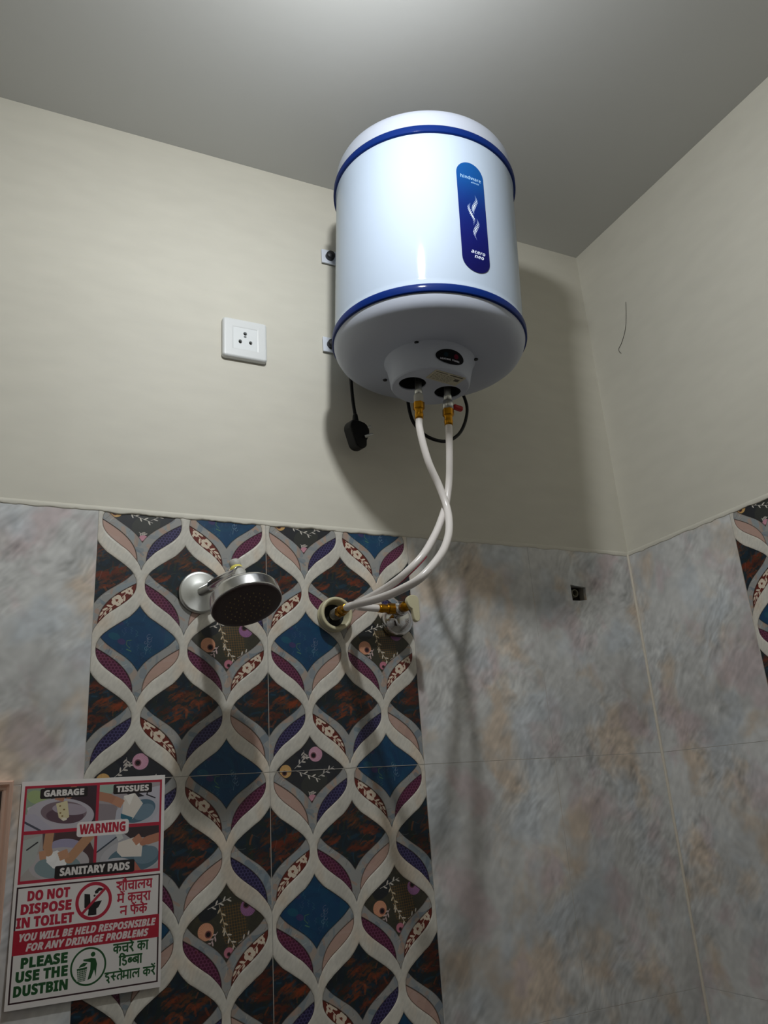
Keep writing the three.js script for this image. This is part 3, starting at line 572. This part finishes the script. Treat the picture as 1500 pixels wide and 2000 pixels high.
// ------------------------------------------------------------------ shower head on its arm
{
  const fc = V3(0.2185, 1.9258, 0.165), n = V3(0.116, -0.9096, 0.3987).normalize(), base = V3(0.1796, 1.9877, 0);
  const t = thing('shower_head', 'round chrome shower head with a dark nozzle face on a short wall arm', 'shower head', base.toArray());
  const back = (s) => fc.clone().addScaledVector(n, -s).sub(base);
  part('wall_flange', along(lathe([[0.0385, 0], [0.0385, 0.0045], [0.0372, 0.0062], [0.034, 0.0070], [0.018, 0.0082], [0.0145, 0.0105], [0, 0.0105]].reverse(), 56), [0, 0, 0], [0, 0, 1]), M.chromeSatin, t);
  const top = back(0.068), dir = top.clone().normalize();
  part('arm', plain([along(new THREE.CylinderGeometry(0.0088, 0.0088, top.length() * 0.42, 28).translate(0, top.length() * 0.21, 0), [0, 0, 0], dir.toArray()), along(lathe([[0, 0], [0.0112, 0], [0.0118, 0.002], [0.0118, top.length() * 0.68], [0.0108, top.length() * 0.70], [0, top.length() * 0.70]].reverse(), 28), dir.clone().multiplyScalar(top.length() * 0.36).toArray(), dir.toArray())]), M.chrome, t);
  const nd = n.toArray(), seg = (name, pts, m, s) => part(name, along(lathe(pts.map((p) => p).reverse(), 40), back(s).toArray(), nd), m, t);
  seg('elbow_nut', [[0, 0], [0.0085, 0], [0.0098, 0.003], [0.0098, 0.016], [0, 0.016]], M.greyPlastic, 0.094);
  seg('tape_ring', [[0, 0], [0.0103, 0], [0.0106, 0.004], [0.0103, 0.0085], [0, 0.0085]], M.tape, 0.080);
  seg('collar', [[0, 0], [0.0112, 0], [0.0118, 0.004], [0.0118, 0.018], [0.0100, 0.021], [0, 0.021]], M.greyPlastic, 0.0715);
  seg('ball_joint', [[0, 0], [0.009, 0.002], [0.013, 0.008], [0.013, 0.013], [0.0105, 0.018], [0.012, 0.022], [0, 0.022]], M.chrome, 0.053);
  seg('head_shell', [[0, 0], [0.015, 0.0005], [0.040, 0.003], [0.0535, 0.0065], [0.0565, 0.010], [0.0578, 0.014], [0.0590, 0.030], [0.0584, 0.0322], [0.0560, 0.0325]], M.chromeRim, 0.0345);
  const face = seg('nozzle_face', [[0.0574, -0.003], [0.0574, 0.0000], [0.055, 0.0014], [0.046, 0.0018], [0.044, 0.0012], [0, 0.0012]], M.faceplate, 0.001);
  const noz = new THREE.ConeGeometry(0.0011, 0.0024, 8);
  const q = new THREE.Quaternion().setFromUnitVectors(V3(0, 1, 0), n), c0 = back(-0.0018);
  for (const [r, k] of [[0.010, 6], [0.019, 12], [0.028, 18], [0.037, 22]]) for (let i = 0; i < k; i++) {
    const a = i / k * 6.2832 + r * 20, p = V3(Math.cos(a) * r, 0.0012, Math.sin(a) * r).applyQuaternion(q).add(c0);
    const m = part('nozzle', noz, M.nozzle, face); m.position.copy(p); m.quaternion.copy(q);
  }
}

// ------------------------------------------------------------------ three-pin socket
{
  const t = thing('wall_socket', 'white square three-hole wall socket on the cream wall left of the heater', 'socket', [0.265, TILE_TOP + 0.3955, 0]);
  const sq = (w, h, r) => { const s = new THREE.Shape(); s.moveTo(-w + r, -h); s.lineTo(w - r, -h); s.quadraticCurveTo(w, -h, w, -h + r); s.lineTo(w, h - r); s.quadraticCurveTo(w, h, w - r, h); s.lineTo(-w + r, h); s.quadraticCurveTo(-w, h, -w, h - r); s.lineTo(-w, -h + r); s.quadraticCurveTo(-w, -h, -w + r, -h); return s; };
  const fs = sq(0.0415, 0.0405, 0.002); fs.holes.push(new THREE.Path(sq(0.0275, 0.0275, 0.0015).getPoints(6).reverse()));
  part('frame_plate', new THREE.ExtrudeGeometry(fs, { depth: 0.0045, bevelEnabled: true, bevelThickness: 0.006, bevelSize: 0.0055, bevelSegments: 5 }).translate(0, 0, 0.0005), M.white, t);
  part('base_box', box(0.086, 0.084, 0.006, 0, 0, 0.0005), M.white, t);
  const ins = sq(0.0255, 0.0255, 0.0012);
  const hole = (x, y, rx, ry) => { const p = new THREE.Path(); p.absellipse(x, y, rx, ry, 0, Math.PI * 2, true); ins.holes.push(p); };
  hole(0, 0.0125, 0.0044, 0.0044); hole(0, 0.0052, 0.0034, 0.0026); hole(-0.0105, -0.0075, 0.0042, 0.0050); hole(0.0115, -0.0070, 0.0040, 0.0046);
  part('socket_insert', new THREE.ExtrudeGeometry(ins, { depth: 0.006, bevelEnabled: true, bevelThickness: 0.0014, bevelSize: 0.0008, bevelSegments: 2, curveSegments: 16 }).translate(0, 0, 0.0030), M.socketFace, t);
  for (const [x, y, r] of [[0, 0.0125, 0.0047], [0, 0.0052, 0.003], [-0.0105, -0.0075, 0.0047], [0.0115, -0.007, 0.0044]]) part('contact_hole', along(new THREE.CylinderGeometry(r, r, 0.0006, 18), [x, y, 0.0041], [0, 0, 1]), r > 0.0045 && y > 0 ? M.dark : M.cement, t);
}

// ------------------------------------------------------------------ pipe end in the square hole of the tile
{
  const t = thing('wall_pipe', 'open pipe end inside the small square hole broken in the grey tile', 'pipe', [1.0345, TILE_TOP - 0.1015, -0.028]);
  part('pipe_stub', along(lathe([[0.0065, 0], [0.0092, 0], [0.0092, 0.024], [0.0085, 0.0252], [0.0072, 0.0252], [0.0065, 0.024], [0.0065, 0.002], [0, 0.002]], 32), [0, 0, 0], [0, 0, 1]), M.pvc, t);
  part('recess_back', box(0.056, 0.048, 0.004, 0.009, 0, -0.001), M.cement, t);
}

// ------------------------------------------------------------------ hair on the right wall
{
  const pts = [[2.7503, 0.1437], [2.7172, 0.1366], [2.6859, 0.127], [2.6665, 0.1148], [2.6511, 0.1006], [2.6459, 0.0925], [2.6384, 0.0918], [2.6294, 0.0973]];
  const m = shade(new THREE.Mesh(tube(pts.map(([y, z]) => [XR - 0.0004 - 0.0015, y, z]).map(([x, y, z]) => [x + 0.0022, y, z]), 0.0006, 60, 6), M.hair));
  m.name = numbered('hair_strand'); m.userData = { label: 'thin dark strand of hair stuck on the painted wall right of the heater', category: 'hair' }; scene.add(m);
}

// ------------------------------------------------------------------ framed mirror at the left edge
{
  const x1 = -0.101, y1 = TILE_TOP - 0.4497, w = 0.42, hh = 0.60, t = thing('wall_mirror', 'mirror in a rose-gold frame at the left edge beside the warning poster', 'mirror', [x1 - w / 2, y1 - hh / 2, 0]);
  const prof = new THREE.Shape([V2(0, 0), V2(0, 0.017), V2(0.002, 0.019), V2(0.0055, 0.019), V2(0.0095, 0.0135), V2(0.013, 0.0135), V2(0.0150, 0.008), V2(0.0150, 0)]);
  const bar = (L, a, x, y) => { const g = new THREE.ExtrudeGeometry(prof, { depth: L, bevelEnabled: false }); const p = g.attributes.position; for (let i = 0; i < p.count; i++) { const d = p.getX(i), z = p.getZ(i); if (z < L / 2) p.setZ(i, d); else p.setZ(i, L - d); } g.computeVertexNormals(); return g.applyMatrix4(new THREE.Matrix4().makeBasis(V3(Math.cos(a), Math.sin(a), 0), V3(0, 0, 1), V3(Math.sin(a), -Math.cos(a), 0))).translate(x, y, 0); };
  part('frame_bar', bar(hh, 0, -w / 2, hh / 2), M.roseGold, t);
  part('frame_bar', bar(w, Math.PI / 2, -w / 2, -hh / 2).applyMatrix4(new THREE.Matrix4()), M.roseGold, t);
  part('frame_bar', bar(hh, Math.PI, w / 2, -hh / 2), M.roseGold, t);
  part('frame_bar', bar(w, -Math.PI / 2, w / 2, hh / 2), M.roseGold, t);
  part('mirror_glass', box(w - 0.026, hh - 0.026, 0.004, 0, 0, 0.0065), M.mirror, t);
}

// ------------------------------------------------------------------ laminated warning poster
function drawPoster() {
  const W = 1024, H = 1454, [c, g] = canvas(W, H);
  g.fillStyle = '#e4dfdc'; g.fillRect(0, 0, W, H);
  const RED = '#b01c38', DK = '#2a0a12', GREEN = '#0b4a1c';
  const X = (u) => u * W, Y = (v) => v * H;
  const rect = (u0, v0, u1, v1, col) => { g.fillStyle = col; g.fillRect(X(u0), Y(v0), X(u1 - u0), Y(v1 - v0)); };
  const rr = (u0, v0, u1, v1, r, col) => { g.fillStyle = col; g.beginPath(); g.roundRect(X(u0), Y(v0), X(u1 - u0), Y(v1 - v0), r); g.fill(); };
  const poly = (pts, col) => { g.fillStyle = col; g.beginPath(); pts.forEach((p, i) => (i ? g.lineTo(...p) : g.moveTo(...p))); g.closePath(); g.fill(); };
  const el = (x, y, rx, ry, a, col) => { g.fillStyle = col; g.beginPath(); g.ellipse(x, y, rx, ry, a, 0, 6.2832); g.fill(); };
  const text = (s, u, v, size, width, col, font = 'bold') => { g.save(); g.translate(X(u), Y(v)); g.font = font + ' ' + size + 'px sans-serif'; const m = g.measureText(s).width; g.scale(width * W / m, 1); g.fillStyle = col; g.strokeStyle = col; g.lineWidth = size * 0.07; g.lineJoin = 'round'; g.textAlign = 'center'; g.fillText(s, 0, size * 0.36); g.strokeText(s, 0, size * 0.36); g.restore(); };
  // photo block
  rect(0.022, 0.022, 0.978, 0.472, RED);
  const photo = (u0, v0, u1, v1, draw) => { g.save(); g.beginPath(); g.rect(X(u0), Y(v0), X(u1 - u0), Y(v1 - v0)); g.clip(); g.translate(X(u0), Y(v0)); g.scale(X(u1 - u0) / 100, Y(v1 - v0) / 66); draw(); g.restore(); };
  const limb = (pts, w, col) => { g.strokeStyle = col; g.lineCap = 'round'; g.lineJoin = 'round'; for (let i = 1; i < pts.length; i++) { g.lineWidth = mix(w[0], w[1], i / pts.length); g.beginPath(); g.moveTo(...pts[i - 1]); g.lineTo(...pts[i]); g.stroke(); } };
  const fingers = (x, y, a, n, L, w, col) => { for (let i = 0; i < n; i++) limb([[x + i * Math.cos(a + 1.57) * w * 0.8, y + i * Math.sin(a + 1.57) * w * 0.8], [x + i * Math.cos(a + 1.57) * w * 0.8 + Math.cos(a) * L, y + i * Math.sin(a + 1.57) * w * 0.8 + Math.sin(a) * L]], [w, w * 0.8], col); };
  photo(0.036, 0.034, 0.508, 0.234, () => { // food waste over the bowl
    g.fillStyle = '#3a2630'; g.fillRect(0, 0, 100, 66); poly([[0, 0], [24, 0], [36, 20], [6, 46], [0, 46]], '#8fa08c'); el(14, 14, 14, 10, 0.4, '#9fb07c'); poly([[2, 30], [34, 18], [40, 24], [6, 46]], '#c9c6c8');
    el(50, 44, 48, 26, 0.12, '#b9b3bc'); poly([[0, 40], [14, 40], [40, 66], [0, 66]], '#b3aebc'); el(54, 40, 33, 17, 0.12, '#7d6a72'); el(56, 46, 27, 12, 0.12, '#5e4652'); el(62, 36, 25, 9, 0.15, '#a89ca8');
    poly([[42, 26], [58, 22], [62, 48], [54, 54], [47, 48]], '#d8cca4'); for (const [x, y] of [[48, 30], [54, 36], [52, 46], [57, 50], [49, 41]]) el(x, y, 1.4, 1.1, 0, '#7a5a28'); el(55, 51, 4, 2.4, 0, '#e8e0cc');
    limb([[66, 4], [60, 14]], [13, 9], '#a06a52'); fingers(54, 12, 1.9, 4, 10, 4, '#b27a60'); limb([[0, 52], [22, 66]], [3, 3], '#4a4a58');
  });
  photo(0.528, 0.034, 0.964, 0.234, () => { // tissue pack
    g.fillStyle = '#a39a9e'; g.fillRect(0, 0, 100, 66); poly([[0, 0], [30, 0], [16, 20], [0, 18]], '#9fb2a4'); poly([[55, 14], [100, 6], [100, 66], [60, 66]], '#bdbac4'); poly([[44, 16], [60, 14], [74, 22], [56, 28]], '#22202a');
    el(62, 48, 38, 24, -0.3, '#b5b5bf'); el(66, 46, 28, 17, -0.35, '#4f6c7e'); el(74, 48, 18, 12, -0.4, '#6c8494'); poly([[0, 30], [30, 34], [26, 66], [0, 66]], '#8d8287');
    poly([[40, 20], [58, 16], [72, 34], [56, 58], [38, 50]], '#ded6cc'); poly([[40, 20], [58, 16], [50, 36]], '#efeae2'); poly([[36, 48], [56, 56], [50, 62], [36, 56]], '#2c6a80');
    limb([[0, 18], [16, 22], [28, 28]], [15, 12], '#b27c62'); fingers(28, 22, 0.5, 4, 13, 4.2, '#bc866a'); limb([[78, 20], [92, 26]], [2, 2], '#1c1c28'); limb([[80, 12], [78, 20]], [2, 2], '#1c1c28');
  });
  photo(0.036, 0.250, 0.508, 0.458, () => { // two hands with a pad
    g.fillStyle = '#aaa39f'; g.fillRect(0, 0, 100, 66); poly([[28, 0], [86, 0], [100, 30], [100, 66], [84, 66], [70, 30], [40, 20]], '#4c3436'); poly([[26, 0], [44, 0], [40, 26], [28, 24]], '#5a4a4c');
    el(60, 24, 26, 14, 0.1, '#9c96b0'); el(52, 46, 42, 24, 0, '#b5aeb0'); el(50, 50, 32, 17, 0.05, '#7f9296'); poly([[0, 8], [26, 2], [18, 40], [0, 60]], '#aeb2ae'); limb([[6, 22], [20, 12]], [2, 2], '#26242a');
    poly([[34, 30], [48, 26], [64, 36], [58, 52], [44, 52], [34, 42]], '#eceae8'); el(40, 36, 7, 6, 0, '#f2f0ee'); el(54, 46, 8, 6, 0, '#f0eeec');
    limb([[36, 0], [34, 20], [36, 28]], [13, 11], '#b98a68'); fingers(30, 26, 1.4, 3, 10, 3.6, '#c29070'); limb([[98, 2], [78, 26], [66, 40]], [15, 13], '#b98a68'); fingers(64, 36, 2.8, 4, 11, 4, '#c29070');
  });
  photo(0.528, 0.250, 0.964, 0.458, () => { // pad dropped by one hand
    g.fillStyle = '#a8a6aa'; g.fillRect(0, 0, 100, 66); poly([[30, 0], [100, 0], [100, 26], [60, 22]], '#3a2c30'); poly([[0, 0], [26, 0], [34, 14], [0, 34]], '#a9adb8'); limb([[0, 34], [36, 10]], [2.4, 2], '#28303e');
    poly([[26, 4], [36, 4], [42, 16], [34, 20]], '#c6c8c4'); el(58, 44, 52, 27, -0.1, '#b4b2b6'); el(60, 48, 42, 20, -0.05, '#56707e'); el(80, 44, 20, 13, -0.2, '#6b8290'); el(36, 54, 24, 9, 0.1, '#b9b9be');
    poly([[34, 22], [58, 16], [74, 22], [72, 46], [40, 44], [32, 36]], '#e0d6cc'); poly([[58, 16], [74, 22], [66, 30]], '#f0e8e0');
    limb([[100, 18], [82, 22], [74, 24]], [15, 10], '#b57a60'); fingers(72, 20, 2.5, 4, 11, 3.8, '#c08468'); poly([[50, 58], [60, 50], [72, 66], [52, 66]], '#b46a58');
  });
  rr(0.385, 0.208, 0.745, 0.279, 22, '#e6e0de'); text('WARNING', 0.565, 0.243, 88, 0.32, '#b01c34');
  rr(0.125, 0.038, 0.445, 0.086, 12, '#140a0e'); text('GARBAGE', 0.285, 0.061, 58, 0.275, '#e0dad6');
  rr(0.625, 0.036, 0.905, 0.084, 12, '#140a0e'); text('TISSUES', 0.765, 0.059, 58, 0.235, '#e0dad6');
  rr(0.255, 0.404, 0.795, 0.463, 12, '#120a0c'); text('SANITARY PADS', 0.525, 0.433, 68, 0.475, '#e0dad6');
  // lower box
  rect(0.020, 0.484, 0.980, 0.976, DK); rect(0.030, 0.4905, 0.970, 0.9695, '#dfdad7'); rect(0.021, 0.672, 0.979, 0.777, '#a80f2c');
  text('DO NOT', 0.225, 0.527, 84, 0.275, RED); text('DISPOSE', 0.215, 0.583, 84, 0.33, RED); text('IN TOILET', 0.215, 0.641, 84, 0.365, RED);
  text('YOU WILL BE HELD RESPOSNSIBLE', 0.5, 0.704, 62, 0.90, '#dccfcd', 'italic bold'); text('FOR ANY DRINAGE PROBLEMS', 0.5, 0.748, 62, 0.80, '#dccfcd', 'italic bold');
  text('PLEASE', 0.225, 0.812, 84, 0.30, GREEN); text('USE THE', 0.215, 0.868, 84, 0.33, GREEN); text('DUSTBIN', 0.215, 0.926, 84, 0.345, GREEN);
  // no-dumping sign
  { const x = X(0.525), y = Y(0.579), r = 114; g.lineWidth = 22; g.strokeStyle = RED; g.beginPath(); g.arc(x, y, r, 0, 7); g.stroke();
    poly([[x - 66, y - 52], [x - 28, y - 46], [x - 22, y + 10], [x + 56, y + 2], [x + 34, y + 44], [x + 20, y + 52], [x + 22, y + 92], [x - 36, y + 92], [x - 32, y + 52], [x - 62, y + 38]], '#0e0a0c');
    poly([[x + 4, y - 62], [x + 30, y - 84], [x + 56, y - 78], [x + 60, y - 66], [x + 34, y - 62], [x + 26, y - 48], [x + 8, y - 46]], '#0e0a0c'); el(x + 4, y - 34, 7, 7, 0, '#0e0a0c'); el(x + 20, y - 28, 6, 6, 0, '#0e0a0c'); el(x + 6, y - 12, 6, 6, 0, '#0e0a0c');
    g.lineWidth = 18; g.beginPath(); g.moveTo(x + 80, y - 80); g.lineTo(x - 80, y + 80); g.stroke(); }
  // litter-bin sign
  { const x = X(0.51), y = Y(0.864), r = 114; g.lineWidth = 12; g.strokeStyle = GREEN; g.beginPath(); g.arc(x, y, r, 0, 7); g.stroke();
    el(x + 28, y - 72, 15, 15, 0, GREEN);
    poly([[x - 36, y - 46], [x + 18, y - 50], [x + 46, y - 44], [x + 58, y - 8], [x + 54, y + 24], [x + 52, y + 70], [x + 40, y + 24], [x + 20, y + 76], [x - 2, y + 84], [x + 14, y + 20], [x + 14, y - 24], [x - 34, y - 36]], GREEN);
    poly([[x - 64, y + 2], [x - 52, y - 16], [x - 34, y - 26], [x - 6, y - 22], [x - 24, y - 4]], GREEN);
    poly([[x - 76, y + 8], [x - 8, y + 2], [x - 18, y + 86], [x - 64, y + 90]], GREEN); g.strokeStyle = '#cfc9c6'; g.lineWidth = 3; for (let i = 0; i < 6; i++) { g.beginPath(); g.moveTo(x - 76, y + 24 + i * 12); g.lineTo(x - 6, y + 18 + i * 12); g.stroke(); } for (let i = 1; i < 6; i++) { g.beginPath(); g.moveTo(x - 76 + i * 11.4, y + 16); g.lineTo(x - 66 + i * 8.2, y + 90); g.stroke(); } }
  // Hindi lettering, drawn stroke by stroke: unit box, headline at y = 0, base at y = 1
  const BAR = 'M.7 0V1';
  const GL = {
    aa: [0.36, 'M.18 0V1'], ka: [1.0, 'M.5 0V1M.5 .38C.3 .2 .08 .3 .1 .52C.12 .75 .35 .75 .5 .58M.5 .42C.7 .18 .95 .32 .86 .55C.82 .66 .76 .72 .78 .8'],
    ca: [0.86, BAR + 'M.06 .34H.7M.2 .36C.16 .62 .22 .8 .4 .8C.52 .8 .62 .72 .7 .62'], ra: [0.6, 'M.38 0C.46 .22 .44 .4 .12 .44C.3 .56 .44 .74 .52 1'],
    la: [1.0, 'M.84 0V1M.84 .4C.7 .3 .54 .34 .54 .62M.54 .5C.46 .26 .14 .3 .12 .58C.1 .76 .2 .84 .3 .88'], ya: [0.86, BAR + 'M.16 .12C.38 .16 .4 .38 .18 .44C.16 .7 .4 .86 .7 .58'],
    ma: [0.86, BAR + 'M.18 0V.74C.04 .76 .06 .56 .2 .6H.7'], na: [0.84, BAR + 'M.7 .5H.26C.06 .44 .06 .72 .24 .66'], sha: [1.02, 'M.86 0V1M.18 .22C.2 .06 .46 .06 .44 .3C.42 .46 .3 .5 .12 .5C.34 .6 .5 .78 .56 .96M.5 .34C.62 .3 .66 .2 .6 .14'],
    pha: [1.06, 'M.52 0V1M.1 .06C.06 .46 .16 .62 .52 .58M.52 .34C.72 .14 .98 .3 .88 .55C.84 .66 .78 .72 .8 .8'], da: [0.72, 'M.4 0V.16C.1 .16 .06 .42 .3 .46C.62 .46 .66 .9 .36 .94C.2 .94 .14 .84 .16 .74'],
    ba: [0.84, BAR + 'M.7 .36C.4 .16 .1 .3 .12 .54C.16 .8 .46 .78 .7 .58M.22 .34L.6 .66'], bah: [0.56, 'M.5 .36C.3 .2 .08 .3 .1 .54C.14 .78 .36 .74 .52 .58M.18 .34L.46 .64M.46 .5H.62'],
    i: [0.78, 'M.42 0V.14C.12 .14 .08 .38 .3 .42C.62 .42 .62 .78 .34 .8C.5 .86 .6 .98 .58 1.18'], sah: [0.66, 'M.34 0C.42 .22 .4 .4 .1 .44C.28 .56 .4 .74 .46 .96M.3 .46H.68'], ta: [0.82, BAR + 'M.7 .36C.36 .28 .16 .46 .2 .66C.22 .8 .32 .86 .38 .9'],
  };
  const word = (list, x, y, s, col) => { // list items: glyph [+ marks e, o, n, I]
    let w = 0; for (const it of list) w += it === ' ' ? 0.42 : GL[it.split('+')[0]][0] + (it.includes('+I') ? 0.34 : 0);
    g.save(); g.translate(x - w * s / 2, y - s * 0.5); g.scale(s, s); g.strokeStyle = col; g.fillStyle = col; g.lineCap = 'butt'; g.lineJoin = 'round'; g.lineWidth = 0.19;
    let px = 0, head = 0; const headline = (a, b) => { g.beginPath(); g.moveTo(a - 0.02, 0); g.lineTo(b, 0); g.stroke(); };
    for (const it of list) {
      if (it === ' ') { if (px > head) headline(head, px); px += 0.42; head = px; continue; }
      const [n, ...marks] = it.split('+'), [gw, d] = GL[n];
      if (marks.includes('I')) { g.save(); g.translate(px, 0); g.stroke(new Path2D('M.16 1V0C.1 -.4 .5 -.44 .72 0')); g.restore(); px += 0.34; }
      g.save(); g.translate(px, 0); g.stroke(new Path2D(d)); const bx = n === 'aa' ? 0.18 : n === 'ka' || n === 'pha' ? 0.5 : n === 'ra' ? 0.38 : 0.7;
      if (marks.includes('e')) g.stroke(new Path2D('M' + bx + ' 0C' + (bx - 0.04) + ' -.18 ' + (bx - 0.18) + ' -.3 ' + (bx - 0.36) + ' -.34'));
      if (marks.includes('o')) { g.stroke(new Path2D('M' + bx + ' 0C' + (bx - 0.1) + ' -.16 ' + (bx - 0.26) + ' -.22 ' + (bx - 0.46) + ' -.2')); g.stroke(new Path2D('M' + bx + ' 0C' + (bx - 0.02) + ' -.22 ' + (bx - 0.12) + ' -.38 ' + (bx - 0.28) + ' -.44')); }
      if (marks.includes('n')) { g.beginPath(); g.arc(bx + 0.1, -0.32, 0.095, 0, 7); g.fill(); }
      g.restore(); px += gw;
    }
    if (px > head) headline(head, px); g.restore();
  };
  const s1 = 58;
  word(['sha', 'aa+o', 'ca', 'aa', 'la', 'ya'], X(0.80), Y(0.526), s1, RED); word(['ma+e+n', ' ', 'ka', 'ca', 'ra', 'aa'], X(0.80), Y(0.583), s1, RED); word(['na', ' ', 'pha+e+n', 'ka+e'], X(0.80), Y(0.640), s1, RED);
  word(['ka', 'ca', 'ra+e', ' ', 'ka', 'aa'], X(0.79), Y(0.806), s1, GREEN); word(['da+I', 'bah', 'ba', 'aa'], X(0.79), Y(0.862), s1, GREEN); word(['i', 'sah', 'ta+e', 'ma', 'aa', 'la', ' ', 'ka', 'ra+e+n'], X(0.79), Y(0.924), s1 * 0.93, GREEN);
  return c;
}
{
  const w = 0.2145, h = 0.305, nx = 8, ny = 16, front = [], uv = [], idx = [];
  const zAt = (u, v) => 0.0016 + 0.004 * v * v + 0.0012 * (1 - u) * v;
  for (const back of [0, 1]) for (let j = 0; j <= ny; j++) for (let i = 0; i <= nx; i++) { const u = i / nx, v = j / ny; front.push((u - 0.5) * w, -v * h, zAt(u, v) - back * 0.0007); uv.push(u, 1 - v); }
  const S = (nx + 1) * (ny + 1), at = (i, j, b) => b * S + j * (nx + 1) + i;
  for (let j = 0; j < ny; j++) for (let i = 0; i < nx; i++) { idx.push(at(i, j, 0), at(i, j + 1, 0), at(i + 1, j, 0), at(i + 1, j, 0), at(i, j + 1, 0), at(i + 1, j + 1, 0)); idx.push(at(i, j, 1), at(i + 1, j, 1), at(i, j + 1, 1), at(i + 1, j, 1), at(i + 1, j + 1, 1), at(i, j + 1, 1)); }
  for (let i = 0; i < nx; i++) { idx.push(at(i, 0, 0), at(i + 1, 0, 0), at(i, 0, 1), at(i + 1, 0, 0), at(i + 1, 0, 1), at(i, 0, 1)); idx.push(at(i, ny, 0), at(i, ny, 1), at(i + 1, ny, 0), at(i + 1, ny, 0), at(i, ny, 1), at(i + 1, ny, 1)); }
  for (let j = 0; j < ny; j++) { idx.push(at(0, j, 0), at(0, j, 1), at(0, j + 1, 0), at(0, j + 1, 0), at(0, j, 1), at(0, j + 1, 1)); idx.push(at(nx, j, 0), at(nx, j + 1, 0), at(nx, j, 1), at(nx, j + 1, 0), at(nx, j + 1, 1), at(nx, j, 1)); }
  const g = new THREE.BufferGeometry(); g.setAttribute('position', new THREE.Float32BufferAttribute(front, 3)); g.setAttribute('uv', new THREE.Float32BufferAttribute(uv, 2)); g.setIndex(idx); g.computeVertexNormals();
  const m = shade(new THREE.Mesh(g, phys({ map: canvasTex(drawPoster()), roughness: 0.45, clearcoat: 0.35, clearcoatRoughness: 0.3 })));
  m.name = numbered('warning_poster'); m.position.set(0.0185, TILE_TOP - 0.452, 0.0006);
  m.userData = { label: 'red, white and green warning poster in English and Hindi on the tiles', category: 'poster' };
  scene.add(m);
}

renderer.render(scene, camera);
